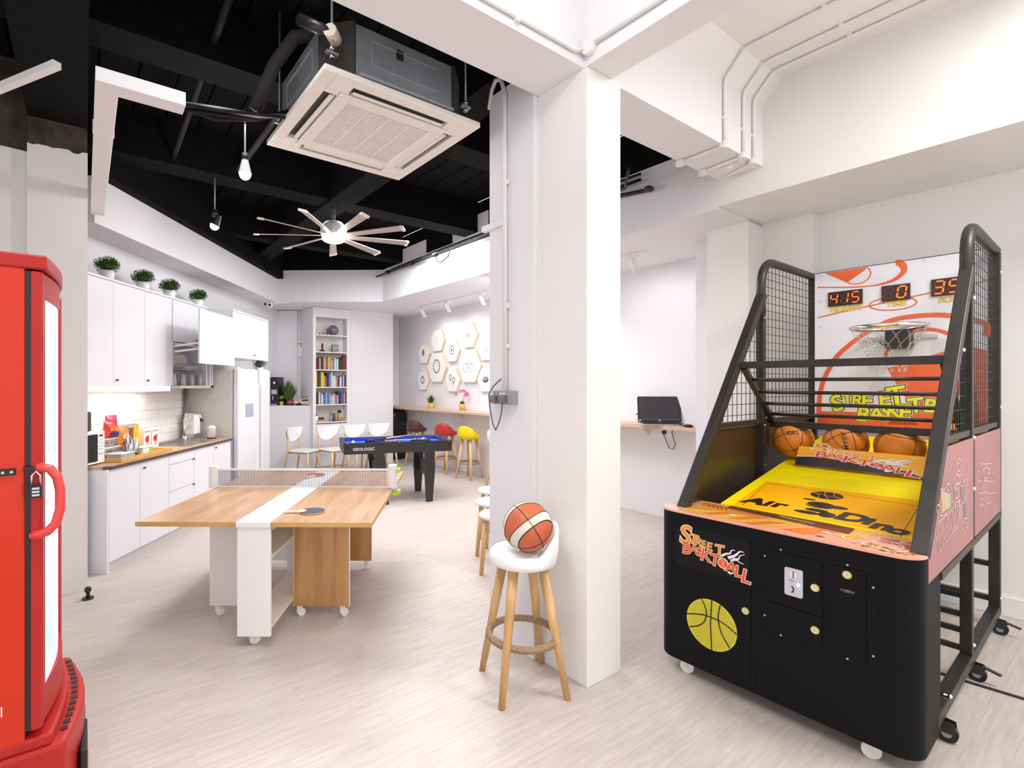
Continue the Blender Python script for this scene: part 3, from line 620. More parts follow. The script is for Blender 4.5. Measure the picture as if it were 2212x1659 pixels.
BC = {'dark brown': (.07, .03, .02), 'red': (.30, .04, .03), 'cream': (.70, .60, .45), 'orange': (.62, .28, .05), 'yellow': (.75, .55, .04), 'white': (.75, .75, .76), 'black': (.02, .02, .025), 'grey': (.22, .23, .26), 'maroon': (.16, .02, .02), 'blue': (.05, .14, .40), 'light blue': (.25, .45, .65), 'green': (.06, .13, .05), 'purple': (.22, .12, .25), 'pink': (.62, .38, .34), 'lavender': (.45, .40, .60), 'dark blue': (.03, .05, .16)}
ROWS = {3: ('upper book shelf', [('maroon', .20), ('dark brown', .20), ('red', .18), ('cream', .20), ('dark brown', .22), ('black', .22), ('orange', .23), ('pink', .22), ('purple', .19), ('grey', .19), ('yellow', .23), ('orange', .22), ('lavender', .17), ('grey', .18), ('white', .20), ('light blue', .18), ('white', .20), ('green', .19), ('dark brown', .22), ('dark brown', .19), ('maroon', .23), ('red', .26), ('maroon', .26)]),
        2: ('middle book shelf', [('yellow', .27), ('black', .27), ('green', .26), ('dark blue', .28), ('yellow', .26), ('yellow', .25), ('orange', .20), ('purple', .18), ('black', .24), ('dark blue', .25), ('grey', .23), ('light blue', .25), ('white', .26), ('cream', .20), ('white', .20), ('pink', .18), ('purple', .17), ('maroon', .18), ('white', .18), ('lavender', .19), ('blue', .20), ('cream', .21), ('dark brown', .22), ('dark blue', .20)]),
        1: ('lower book shelf', [('green', .22), ('black', .20), ('cream', .21), ('grey', .20), ('white', .18), ('purple', .17), ('blue', .19), ('light blue', .20), ('blue', .17), ('grey', .18), ('light blue', .18), ('lavender', .15), ('cream', .17), ('pink', .18), ('red', .15), ('pink', .16), ('dark blue', .23), ('dark blue', .23), ('blue', .22), ('purple', .20), ('pink', .20), ('maroon', .21)])}
for si, (nm, row) in ROWS.items():
    u = .062; n = len(row); R_ = random.Random(si); ws = [R_.uniform(.75, 1.25) for _ in row]; k = .565/sum(ws)
    for i, (cn, hh) in enumerate(row):
        w = ws[i]*k; side = ORD[i]+' from the left'
        hh = min(hh, .275)
        m = MB(); m.prism([(0, .004), (w*.3, 0), (w*.7, 0), (w, .004), (w, .15), (0, .15)], 0, hh)
        m.box(w*.1, w*.9, .0, .15, hh, hh+.0005)
        o = m.build('book', mat('book_'+cn.replace(' ', '_'), BC[cn], .55, var=.25, scale=30))
        x, y = g2w(3.218+u, 8.57+R_.uniform(.03, .05)); o.location = (x, y, SHZ[si]+.018); o.rotation_euler.z = RG
        tag(o, cn+' book, '+side+' on the '+nm, 'book', 'books on the '+nm); u += w+.0006
def sp(u, v, z): x, y = g2w(3.218+u, 8.57+v); return (x, y, z)
tag(MB().lathe([(.02, 0), (.04, .01), (.095, .06), (.1, .1), (.08, .15), (.045, .18), (.03, .175)], n=20).build('glass_vase', mat('purple_glass', (.18, .13, .17), .15, var=.6, scale=25, coat=.5), loc=sp(.42, .12, 2.374)), 'rounded purple glass vase on the top shelf', 'vase')
for i, (u, hh, l) in enumerate(((.09, .10, 'slim two-part figurine at the left end of the top shelf'), (.16, .04, 'tiniest dark figurine, second on the top shelf'), (.225, .045, 'tiny dark figurine, third on the top shelf'), (.30, .12, 'tallest dark figurine beside the purple vase'))):
    tag(MB().lathe([(.018, 0), (.02, .006), (.006, hh*.3), (.015, hh*.5), (.006, hh*.6), (.013, hh*.8), (.004, hh)], n=10).build('figurine', mat('dark_figurine', (.06, .04, .045), .5), loc=sp(u, .1, 2.374)), l, 'figurine', 'figurines on the top shelf')
tag(MB().lathe([(.055, 0), (.06, .01), (.03, .03), (.016, .05), (.022, .12), (.014, .15)], n=16).build('trophy', mat('dark_trophy', (.08, .03, .035), .4), loc=sp(.21, .1, 2.074)), 'dark red bell-shaped ornament on the second shelf', 'ornament')
t = tag(empty('picture_block', sp(.45, .12, 2.074), RG), 'small grey framed block on the second shelf', 'ornament')
bx('frame', mat('block_grey', (.14, .15, .15), .5, var=.3, scale=20), -.06, .06, -.02, .02, 0, .14, t, .004); bx('picture', mat('block_light', (.35, .37, .38), var=.5, scale=30), -.04, .04, -.022, -.02, .02, .12, t)
B0 = .833
t = tag(empty('jar', sp(.10, .1, B0), RG), 'white jar with dark cap on the lowest shelf', 'jar'); MB().lathe([(.03, 0), (.035, .01), (.035, .09), (.02, .11)], n=14).build('body', whp_m, t); MB().cyl((0, 0, .11), (0, 0, .135), .018).build('cap', blp_m, t)
tag(bx('wooden_box', tray_m, -.09, .09, -.05, .05, 0, .035, loc=sp(.19, .1, B0), rz=RG, bev=.005), 'flat wooden box on the lowest shelf', 'box')
t = tag(empty('notebook_stack', sp(.18, .11, B0+.036), RG), 'green and dark notebooks lying on the flat wooden box', 'notebooks')
bx('notebook', mat('book_green', BC['green']), -.06, .06, -.04, .04, 0, .02, t, .002); bx('notebook', blp_m, -.055, .05, -.04, .04, .0205, .042, t, .002)
for i, (u, r, hh, m, l) in enumerate(((.37, .03, .11, grey_m, 'grey pen cup on the lowest shelf'), (.42, .026, .14, mat('striped_cup', (.10, .09, .10), .5, var=.9, scale=50), 'dark patterned tumbler between pen cup and striped vase'), (.47, .026, .15, mat('striped_vase', (.35, .33, .33), .5, var=.9, scale=60), 'striped vase on the lowest shelf'), (.535, .034, .15, mat('mustard', (.60, .38, .05), .5), 'mustard yellow canister on the lowest shelf'), (.59, .02, .06, mat('pink_pot', (.65, .25, .33), .5), 'little pink pot at the right of the lowest shelf'))):
    t = tag(empty('desk_pot', sp(u, .1, B0), RG), l, 'pot'); MB().lathe([(r*.8, 0), (r, hh), (r*.85, hh), (r*.8, hh*.9)], n=16).build('body', m, t)
    if i == 0: [MB().cyl((.01*cos(k), .01*sin(k), .02), (.02*cos(k), .02*sin(k), hh+.05), .003, n=6).build('pencil', blp_m, t) for k in (0, 2, 4)]
    if i == 3: MB().lathe([(r*.9, hh), (r*1.2, hh+.02), (r*.6, hh+.05)], n=14).build('dark_lid', blp_m, t)
# ------------------------------------------------------------ dining chairs
whs_m = mat('white_seat_lacquer', (.86, .86, .86), .25, var=.01)
def make_chair(label):
    t = tag(empty('dining_chair'), label, 'chair', 'white and birch chairs by the bookcase')
    m = MB(); pr = []
    pts = rrect(-.20, .20, -.20, .20, .10); m.prism(pts, .425, .445); m.build('seat', whs_m, t, .006)
    # rounded half-moon back, curved
    b = MB(); n = 12; vs = []; hw = .215
    for i in range(n+1):
        x = -hw+2*hw*i/n; d = .245-.10*(x/hw)**2*.5
        zt = .80; zb = .80-.21*sqrt(max(0, 1-(x/hw)**2))-.015
        vs += [(x, d, zt), (x, d-.02, zb), (x, d-.014, zt), (x, d-.034, zb)]
    fs = []
    for i in range(n):
        a = i*4; c = a+4; fs += [(a, c, c+1, a+1), (a+2, a+3, c+3, c+2), (a, a+2, c+2, c), (a+1, c+1, c+3, a+3)]
    fs += [(0, 1, 3, 2), (n*4, n*4+2, n*4+3, n*4+1)]
    b.add(vs, fs); b.build('backrest', whs_m, t)
    for s in (-1, 1):
        MB().cyl((s*.15, -.15, .43), (s*.19, -.19, 0), .018, .012, n=10).build('leg', pine_m, t)
        MB().tube([(s*.20, .27, 0), (s*.165, .19, .40), (s*.16, .19, .50), (s*.145, .225, .74)], .015, 10).build('leg', pine_m, t)
        MB().bar((s*.15, -.14, .41), (s*.15, .18, .41), .02, .03).build('apron', pine_m, t)
    MB().bar((-.15, -.145, .41), (.15, -.145, .41), .02, .03, (0, 0, 1)).build('apron', pine_m, t)
    return t
ch = make_chair('white-seated birch chair turned sideways beside the half wall, leftmost of four')
ch.location = (-2.37, 8.20, 0); ch.rotation_euler.z = radians(74)
for lab, u in (('birch chair with white half-moon back under the bookcase, second from the left', 3.333), ('birch chair with white half-moon back at the right edge of the bookcase', 3.796), ('birch chair with white half-moon back nearest the dark nook, rightmost of four', 4.24)):
    c = copy_tree(ch); c['label'] = lab; x, y = g2w(u, 7.92); c.location = (x, y, 0); c.rotation_euler.z = RG+radians({3.333: 14, 3.796: 6, 4.24: 0}[u])
# ------------------------------------------------------------ bar stools
def stool_seat(R, bh, z, width=1.25):
    m = MB(); n = 48; rings = [(.0, .018), (.5, .018), (.78, .014), (.86, .009), (.93, .013), (1.0, .009), (1.06, -.002), (1.10, -.025), (1.06, -.046), (.9, -.058), (.0, -.058)]
    vs = [(0, 0, z+.018)]
    for q, dz in rings[1:-1]:
        for k in range(n):
            a = 2*pi*k/n; d = abs((a+pi) % (2*pi)-pi)       # back at angle 0
            h = bh*max(0, cos(min(pi/2, d/width*pi/2)))**.8
            w = {.5: 0, .78: .02, .86: .25, .93: .85, 1.0: 1., 1.06: .92, 1.10: .35, .9: 0}.get(q, 0)
            if (q, dz) == (1.06, -.046): w = 0
            lean = h*w*.12
            vs.append(((q*R+lean)*cos(a), (q*R+lean)*sin(a), z+dz+h*w))
    vs.append((0, 0, z-.058)); L = len(vs)-1; nr = len(rings)-2; fs = []
    for k in range(n):
        fs.append((0, 1+k, 1+(k+1) % n)); fs.append((L, 1+(nr-1)*n+(k+1) % n, 1+(nr-1)*n+k))
        for i in range(nr-1): fs.append((1+i*n+k, 1+(i+1)*n+k, 1+(i+1)*n+(k+1) % n, 1+i*n+(k+1) % n))
    m.add(vs, fs, True); return m
def make_stool(label, seatm, loc, back, legrot, R=.165, foot=.232, z=.685, bh=.13, group=None, ring=True, legm=oak_m):
    t = tag(empty('bar_stool', loc, 0), label, 'stool', group)
    s = stool_seat(R, bh, z).build('seat', seatm, t, rz=back)
    for k in range(4):
        a = legrot+k*pi/2; a_ = Vector((cos(a), sin(a), 0))
        m = MB(); p0 = a_*foot; p1 = a_*.105+Vector((0, 0, z-.05)); m.cyl(p0, p1, .0165, .027, n=10)
        m.build('leg', legm, t)
    if ring:
        zr = .255; rr_ = foot-(foot-.105)*zr/(z-.05)-.012
        MB().tube([(rr_*cos(i*pi/18), rr_*sin(i*pi/18), zr) for i in range(36)], .0165, 10, True).build('footring', rope_m, t)
        n_ = MB()
        for i in range(150): a = 2*pi*i/150; n_.tube([((rr_+.0165*cos(b))*cos(a), (rr_+.0165*cos(b))*sin(a), zr+.0165*sin(b)) for b in (0, pi/3, 2*pi/3, pi, 4*pi/3, 5*pi/3)], .0022, 3, True)
        if 'rope' in label: tag(n_.build('rope_winding', rope_m, t), kind='stuff')
    return t
make_stool('bar stool with white moulded seat and rope footring in front of the pillar', mat('white_vinyl_seat', (.88, .87, .87), .35, var=.01), (.357, 2.547, 0), radians(8), radians(-32.5), R=.155, z=.665, bh=.135)
bk = atan2(-.5848, -.8112)
for px, uu, col, nm, rot in ((900, 4.98, (.085, .03, .02), 'dark brown', 12), (963, 4.98, (.45, .03, .02), 'red', 10), (1014, 4.98, (.80, .60, .0), 'yellow', 0)):
    v_, Y = vpx(px, uu)
    make_stool(nm+' bar stool with wooden legs under the bar counter', mat(nm.replace(' ', '_')+'_vinyl', col, .4, var=.05), (*g2w(uu, v_), 0), bk+radians(25+rot), radians(-85), R=.175, foot=.215, z=.69, bh=.15, group='coloured bar stools', legm=pine_m)
v_, Y = vpx(1080, 4.95)
make_stool('bar stool almost hidden behind the pillar, only a wooden leg showing', mat('white_vinyl_seat', (.88, .87, .87)), (*g2w(4.95, v_), 0), bk, radians(-70), R=.17, foot=.22, z=.69, bh=.14, legm=pine_m)
for x, y, l in ((.385, 4.06, 'round white low stool with wooden legs nearest behind the pillar'), (.375, 4.5, 'round white low stool in the middle of the three behind the pillar'), (.425, 5.0, 'round white low stool farthest behind the pillar')):
    t = tag(empty('low_stool', (x, y, 0), 0), l, 'stool', 'low stools behind the pillar')
    MB().lathe([(.02, .44), (.15, .44), (.165, .45), (.168, .462), (.155, .475), (.02, .478)], n=32).build('seat', whs_m, t)
    for k in range(4): a = radians(20)+k*pi/2; MB().cyl((.16*cos(a), .16*sin(a), 0), (.12*cos(a), .12*sin(a), .445), .017, .021, n=10).build('leg', pine_m, t)
# ------------------------------------------------------------ basketball on the stool
def basketball(name, label, loc, r, base, seam, panel=None, rot=(0, 0, 0), group=None):
    m = bpy.data.materials.new('ball_'+name); t = nt(m); b = t.nodes['Principled BSDF']; b.inputs['Roughness'].default_value = .45
    tc = t.nodes.new('ShaderNodeTexCoord'); vo = t.nodes.new('ShaderNodeTexVoronoi'); vo.inputs['Scale'].default_value = 55/r*.12
    t.links.new(tc.outputs['Object'], vo.inputs['Vector']); bp = t.nodes.new('ShaderNodeBump'); bp.inputs['Strength'].default_value = .25; bp.inputs['Distance'].default_value = .002
    t.links.new(vo.outputs['Distance'], bp.inputs['Height']); t.links.new(bp.outputs[0], b.inputs['Normal']); b.inputs['Base Color'].default_value = (*base, 1)
    e = tag(empty('basketball', loc), label, 'ball', group); e.rotation_euler = rot
    MB().sph((0, 0, 0), r, 40, 24).build('ball_skin', m, e)
    def circ(fn, n=48): return [Vector(fn(2*pi*i/n)).normalized()*(r*1.0005) for i in range(n)]
    sm = MB()
    curves = [lambda a: (cos(a), sin(a), 0), lambda a: (cos(a), 0, sin(a))]
    for sx in (-1, 1): curves.append(lambda a, sx=sx: (sx*(.62-.10*cos(2*a)), .80*cos(a), .80*sin(a)))
    for c in curves: sm.tube(circ(c), r*.018, 6, True)
    sm.build('seam', seam, e)
    if panel:
        # cream bands following the outer seams
        pb = MB()
        for sx in (-1, 1):
            n = 120; A_ = [Vector((sx*(.64-.10*cos(4*pi*i/n)), .80*cos(2*pi*i/n), .80*sin(2*pi*i/n))).normalized()*r*1.003 for i in range(n)]
            B_ = [Vector((sx*(.28-.12*cos(4*pi*i/n)), .9*cos(2*pi*i/n), .9*sin(2*pi*i/n))).normalized()*r*1.003 for i in range(n)]
            rows = [[(A_[i]+(B_[i]-A_[i])*q/8).normalized()*r*1.006 for i in range(n)] for q in range(9)]
            pb.add(sum(rows, []), [(q*n+i, q*n+(i+1) % n, (q+1)*n+(i+1) % n, (q+1)*n+i) for q in range(8) for i in range(n)], True)
            sm2 = MB().tube(A_, r*.016, 6, True).tube(B_, r*.016, 6, True); sm2.build('seam', seam, e)
        pb.build('cream_panel', panel, e)
    return e
seam_m = mat('black_seam', (.02, .015, .012), .6)
bb = basketball('match', 'orange and cream basketball resting on the white bar stool', (.372, 2.48, .806), .1185, (.56, .13, .05), seam_m, mat('cream_leather', (.76, .69, .56), .5), (radians(35), radians(25), radians(-60)))
# ------------------------------------------------------------ pool table
PA = atan2(.39, 1.31)
pt = tag(empty('pool_table', (-1.306, 6.19, 0), PA), 'small black pool table with blue cloth', 'pool table')
LX, LY = 1.37, .68
tbl = mat('black_table_laminate', (.02, .018, .018), .4, var=.2)
blu = mat('blue_cloth', (.03, .11, .62), .8, var=.06, scale=60); blud = mat('blue_cushion', (.01, .035, .36), .8)
bx('side_rail', tbl, 0, LX, 0, .02, .64, .78, pt, .002); bx('side_rail', tbl, 0, LX, LY-.02, LY, .64, .78, pt, .002)
bx('end_rail', tbl, 0, .02, .02, LY-.02, .64, .78, pt, .002); bx('end_rail', tbl, LX-.02, LX, .02, LY-.02, .64, .78, pt, .002)
bx('bed', blu, .02, LX-.02, .02, LY-.02, .70, .735, pt)
for a in ((.06, LX/2-.03, .02, .05), (LX/2+.03, LX-.06, .02, .05), (.06, LX/2-.03, LY-.05, LY-.02), (LX/2+.03, LX-.06, LY-.05, LY-.02)): bx('cushion', blud, a[0], a[1], a[2], a[3], .735, .77, pt, .006)
for a in ((.02, .05), (LX-.05, LX-.02)): bx('cushion', blud, a[0], a[1], .06, LY-.06, .735, .77, pt, .006)
for x in (.035, LX/2, LX-.035):
    for y in (.035, LY-.035): MB().cyl((x, y, .72), (x, y, .785), .042, n=16).build('pocket', blp_m, pt)
for x0, x1, f0, f1 in ((.36, .50, .46, .55), (1.01, 1.145, 1.03, 1.115)):
    for y0, y1 in ((0.0, .03), (LY-.03, LY)):
        MB().prism([(x0, .64), (x1, .64), (x1+(.02 if x0 < .5 else -.0), .4), (f1, 0), (f0, 0), (x0+(.04 if x0 < .5 else 0), .35)], y0, y1, 'y').build('leg', tbl, pt, .002)
    bx('leg_brace', tbl, (x0+x1)/2-.005, (x0+x1)/2+.015, .03, LY-.03, .30, .50, pt, .002)
g = MB(); text(g, 'GEOLOGIC', .048, Matrix.Translation((.24, -.0012, .685)) @ Matrix.Rotation(pi/2, 4, 'X'), .006, 0, 1.1); g.build('lettering', whp_m, pt)
def pl(x, y, z): return (-1.306+x*cos(PA)-y*sin(PA), 6.19+x*sin(PA)+y*cos(PA), z)
tag(MB().sph((0, 0, 0), .022).build('cue_ball', whp_m, loc=pl(.14, .30, .757)), 'white cue ball at the left end of the blue cloth', 'ball')
def cue(label, a, b):
    t = tag(empty('pool_cue'), label, 'cue'); A_, B_ = Vector(pl(*a)), Vector(pl(*b)); M_ = A_+(B_-A_)*.4
    MB().cyl(M_, B_, .010, .005, n=8).build('shaft', pine_m, t); MB().cyl(A_, M_, .014, .010, n=8).build('butt', blp_m, t)
cue('pool cue lying across the left rail, pointing to the far side', (.28, .06, .795), (.98, .62, .80)); cue('pool cue lying beside the ball rack on the blue cloth', (.30, .36, .75), (.93, .27, .775))
t = tag(empty('ball_rack'), 'black triangle rack around the coloured balls', 'rack')
tri = [(.90, .34), (1.13, .20), (1.13, .48)]
for i in range(3):
    a, b = tri[i], tri[(i+1) % 3]; MB().bar(pl(*a, .752), pl(*b, .752), .012, .034).build('rack_side', blp_m, t)
bc_ = [('yellow', (.8, .55, .02)), ('blue', (.03, .1, .5)), ('red', (.6, .03, .02)), ('purple', (.2, .05, .3)), ('orange', (.8, .25, .03)), ('green', (.02, .25, .08)), ('maroon', (.25, .02, .03)), ('black', (.01, .01, .01)), ('pink', (.8, .35, .35)), ('white', (.8, .8, .8))]
i = 0
for r_i in range(4):
    for k in range(r_i+1):
        cn, cc = bc_[i]; i += 1
        tag(MB().sph((0, 0, 0), .0215, 14, 8).build('pool_ball', mat('pool_'+cn, cc, .15, coat=.5), loc=pl(.955+r_i*.046, .34+(k-r_i/2)*.050, .757)), 'tiny '+cn+' pool ball inside the triangle rack', 'ball', 'balls in the triangle rack')
# ------------------------------------------------------------ folding table with ping-pong net (kitchen frame)
def ktp(X, Y): return (X, Y)
ft = tag(empty('folding_table', (-1.121, 2.879, 0), RK*.6), 'white and wood folding table on castors used for table tennis', 'table')
ZT = .72
bx('table_leaf', top_m, -.672, -.1, 0, 1.685, ZT-.028, ZT, ft, .002); bx('leaf_edge', edge_m, -.672, -.1, -.0015, 0, ZT-.027, ZT-.001, ft)
bx('table_leaf', top_m, .1, .671, 0, 1.685, ZT-.028, ZT, ft, .002); bx('leaf_edge', edge_m, .1, .671, -.0015, 0, ZT-.027, ZT-.001, ft)
bx('leaf_edge', edge_m, .671, .6725, 0, 1.685, ZT-.027, ZT-.001, ft)
bx('centre_top', lamt_m, -.098, .098, -.004, 1.689, ZT-.03, ZT+.001, ft, .002)
bx('end_panel', lamt_m, -.095, .095, .008, .03, .068, ZT-.03, ft, .002); bx('end_panel', lamt_m, -.095, .095, 1.655, 1.677, .068, ZT-.03, ft, .002)
bx('middle_panel', lamt_m, -.088, .088, .83, .85, .068, ZT-.03, ft, .002)
shm = mat('cream_shelf_board', (.80, .75, .66), .4)
for z_ in (.10, .50): bx('shelf', shm, -.09, .09, .03, 1.655, z_, z_+.018, ft, .001)
bx('back_strip', lamt_m, -.088, -.072, .35, .82, .60, ZT-.03, ft)
for y_ in (.42, 1.27):
    bx('gate_leg', topv_m, .10, .452, y_, y_+.018, .062, ZT-.035, ft, .002); bx('gate_leg_edge', lamt_m, .4525, .4565, y_-.001, y_+.019, .062, ZT-.035, ft)
    bx('gate_leg', lamt_m, -.454, -.10, y_, y_+.018, .062, ZT-.035, ft, .002)
    bx('hinge_post', pine_m, .091, .10, y_, y_+.018, .062, ZT-.04, ft)
def castor(p, x, y, ztop, m=whp_m, r=.022, a=.6, w=.02):
    t = MB().cyl((x, y, ztop-.008), (x, y, ztop), .02, n=12).cyl((x, y, 2*r*.9), (x, y, ztop-.006), .008, n=8).build('castor', stl_m if m != whp_m else m, p)
    MB().cyl((x+.012-w/2*sin(a)-.0, y+w/2*cos(a), r), (x+.012+w/2*sin(a), y-w/2*cos(a), r), r, n=18).build('wheel', m, t)
    MB().prism([(x-.015, r*1.0), (x+.02, r*1.0), (x+.015, r*2.4), (x-.012, r*2.4)], y-w*.75, y+w*.75, 'y').build('castor_hood', m, t)
for x, y in ((-.03, .07), (.05, 1.60)): castor(ft, x, y, .10, r=.03)
for x in (-.40, -.15, .13, .41):
    for y in (.428, 1.278): castor(ft, x, y, .064, r=.025)
tn = tag(empty('table_tennis_net', (-1.121, 2.905, 0), RK*.6), 'white and grey retractable table tennis net clamped across the table', 'net')
nm = MB()
for i in range(62): x = -.645+i*.0205; nm.box(x, x+.0012, .93, .9312, ZT+.012, ZT+.135)
for i in range(10): z_ = ZT+.015+i*.0128; nm.box(-.64, .62, .93, .9312, z_, z_+.0012)
tag(nm.build('net_mesh', mat('dark_netting', (.10, .11, .14), .8), tn), kind='stuff')
bx('net_film', mat('net_haze', (.25, .27, .33), .9, alpha=.3), -.65, .63, .9295, .9298, ZT+.012, ZT+.13, tn)
bx('net_tape', whp_m, -.652, .64, .926, .935, ZT+.13, ZT+.145, tn); bx('net_tape', whp_m, -.652, .64, .926, .935, ZT+.004, ZT+.014, tn)
MB().prism(rrect(-.715, -.65, .89, .97, .03), ZT+.001, ZT+.165).build('post_housing', whp_m, tn, .004); MB().prism(rrect(.635, .70, .89, .97, .03), ZT+.001, ZT+.175).build('post_housing', whp_m, tn, .004)
lime = mat('lime_plastic', (.55, .85, .05), .4)
for z_ in (ZT+.12, ZT-.04): MB().prism(rrect(.698, .725, .90, .955, .012), z_, z_+.03).build('release_button', lime, tn, .003)
MB().bar((.708, .93, ZT-.05), (.708, .93, ZT+.15), .012, .05).build('clamp', whp_m, tn); bx('clamp_jaw', lime, .60, .71, .905, .95, ZT-.05, ZT-.031, tn)
def paddle(label, loc, rz, rub):
    t = tag(empty('table_tennis_bat', loc, rz), label, 'bat', 'table tennis bats')
    P_ = arc(0, 0, .074, .072, 0, 360, 28)[:-1]
    MB().prism(P_, .002, .0085).build('blade', pine_m, t); MB().prism([(a*.985, b*.985) for a, b in P_], .0085, .011).build('rubber', rub, t)
    MB().prism([(-.07, -.035), (-.10, -.015), (-.165, -.016), (-.165, .016), (-.10, .015), (-.07, .035)], .0, .0115).build('handle', mat('pale_handle', (.70, .55, .42)), t, .003)
    MB().cyl((-.066, 0, .008), (-.066, 0, .0113), .03, n=12).build('cream_heel', mat('cream_heel', (.75, .68, .6)), t)
paddle('navy-faced bat lying on the near right leaf', (-.845, 3.10, ZT+.001), radians(6), mat('navy_rubber', (.06, .06, .10), .7))
paddle('red-faced bat lying beyond the net on the white strip', (-1.15, 4.335, ZT+.002), radians(75), mat('red_rubber', (.42, .02, .03), .7))
# ------------------------------------------------------------ kitchen (frame: xk across, yk away from the camera)
def kbx(name, m, x0, x1, y0, y1, z0, z1, p, bev=0): return bx(name, m, x0, x1, y0, y1, z0, z1, p, bev)
def knob(p, x, y, z): MB().cyl((x, y, z), (x+.018, y, z), .007, .009, n=10).build('knob', mat('dark_knob', (.12, .11, .12), .3, .6), p)
FX = -2.81
def base_unit(label, y0, y1, fronts, knobs):
    t = tag(empty('base_cabinet', k2w(0, 0)+(0,), RK), label, 'cabinet', 'base cabinets')
    bx('body', lam_m, -3.38, FX-.02, y0+.001, y1-.001, .075, .82, t); bx('plinth', lam_m, -3.35, FX-.045 if y0 > 3.98 else FX-.045, y0+.001, y1-.001, 0, .075, t)
    for i, (z0, z1) in enumerate(fronts):
        d = bx('door' if len(fronts) == 1 else 'drawer', lam_m, FX-.018, FX, y0+.0025, y1-.0025, z0, z1, t, .0015)
        for k in knobs:
            if k[2] == i: knob(d, FX, k[0], k[1])
    return t
base_unit('first white base cabinet, under the microwave end of the worktop', 3.98, 4.373, [(.08, .815)], [])
base_unit('white base cabinet with a knob, left of the drawers', 4.373, 4.807, [(.08, .815)], [(4.42, .765, 0)])
base_unit('white three-drawer base cabinet in the middle of the run', 4.807, 5.269, [(.08, .462), (.466, .722), (.726, .815)], [(5.24, .46, 1), (5.24, .722, 2)])
base_unit('white base cabinet under the sink, no knob visible', 5.269, 5.674, [(.08, .815)], [])
base_unit('white base cabinet at the fridge end of the worktop', 5.674, 6.10, [(.08, .815)], [(5.72, .78, 0)])
tag(bx('end_panel', lam_m, -3.38, FX, 3.958, 3.979, 0, .82, rz=RK, bev=.001), 'white end panel closing the base cabinets by the left column', 'panel')
wt = tag(empty('worktop', (0, 0, 0), RK), 'wooden kitchen worktop with dark front edge and inset sink', 'worktop')
MB().prism([(-3.385, 3.955), (FX-.03, 3.955), (FX+.015, 4.0), (FX+.015, 6.12), (-3.385, 6.12)], .821, .847).build('top', wkt_m, wt)
MB().prism([(FX-.03, 3.952), (FX+.018, 3.999), (FX+.018, 6.12), (FX+.0155, 6.12), (FX+.0155, 4.0), (FX-.031, 3.9545)], .823, .846).build('edge_strip', mat('dark_edge', (.10, .06, .05), .5), wt)
sk = tag(empty('sink', (0, 0, 0), RK), 'stainless steel sink set in the worktop', 'sink')
o = MB(); a, b, c, d = -3.28, -2.88, 5.28, 5.95
o.box(a, b, c, c+.03, .847, .851); o.box(a, b, d-.03, d, .847, .851); o.box(a, a+.03, c+.03, d-.03, .847, .851); o.box(b-.03, b, c+.03, d-.03, .847, .851)
o.build('rim', stl_m, sk)
bx('basin', mat('basin_steel', (.35, .34, .34), .35, .8), a+.03, b-.03, c+.03, d-.03, .8475, .849, sk); bx('basin_wall', stl_m, a+.03, a+.05, c+.03, d-.03, .849, .875, sk)
ta = tag(empty('kitchen_tap', (*k2w(-3.24, 5.86), .85), RK), 'tall chrome kitchen tap behind the sink', 'tap')
MB().cyl((0, 0, 0), (0, 0, .05), .028, .024).build('base', chr_m, ta); MB().tube([(0, 0, .04), (0, 0, .24), (.03, 0, .29), (.10, 0, .31), (.17, 0, .29), (.20, 0, .25)], .014, 12).build('spout', chr_m, ta)
MB().bar((0, .02, .12), (.02, .10, .16), .014, .014).build('lever', chr_m, ta); MB().cyl((.20, 0, .25), (.20, 0, .215), .018).build('aerator', blp_m, ta)
t = tag(empty('soap_dispenser', (*k2w(-3.24, 6.03), .848), RK), 'tall white dispenser box beside the tap', 'dispenser')
bx('body', whp_m, -.06, .06, -.07, .07, .06, .30, t, .006); bx('stand', stl_m, -.05, .05, -.06, .06, 0, .06, t); bx('top_band', stl_m, -.06, .061, -.07, .071, .30, .312, t)
t = tag(empty('white_canister', (*k2w(-3.02, 6.05), .848), RK), 'small white canister with dark base at the fridge end of the worktop', 'canister')
MB().cyl((0, 0, 0), (0, 0, .015), .05, n=20).build('dark_base', blp_m, t); MB().lathe([(.048, .015), (.048, .13), (.052, .135), (.03, .15), (.006, .16)], n=20).build('body', whp_m, t)
# tiles on the splashback, one by one
WL = [o for o in bpy.data.objects if o.name.startswith('wall_left')][0]
tile_m = mat('white_tile', (.84, .82, .80), .18, var=.01, coat=.3)
for r_i in range(7):
    y = 3.98-(.15 if r_i % 2 else 0)
    while y < 6.2:
        a, b = max(y, 3.98)+.0015, min(y+.298, 6.2)-.0015
        if b-a > .02:
            z0 = .85+r_i*.092; z1 = min(z0+.089, 1.48)
            m = MB(); x0, x1 = -3.39, -3.382
            m.add([(x0, a, z0), (x0, b, z0), (x0, b, z1), (x0, a, z1), (x1, a+.005, z0+.005), (x1, b-.005, z0+.005), (x1, b-.005, z1-.005), (x1, a+.005, z1-.005)], [(4, 5, 6, 7), (0, 1, 5, 4), (1, 2, 6, 5), (2, 3, 7, 6), (3, 0, 4, 7)])
            m.build('tile', tile_m, WL)
        y += .301
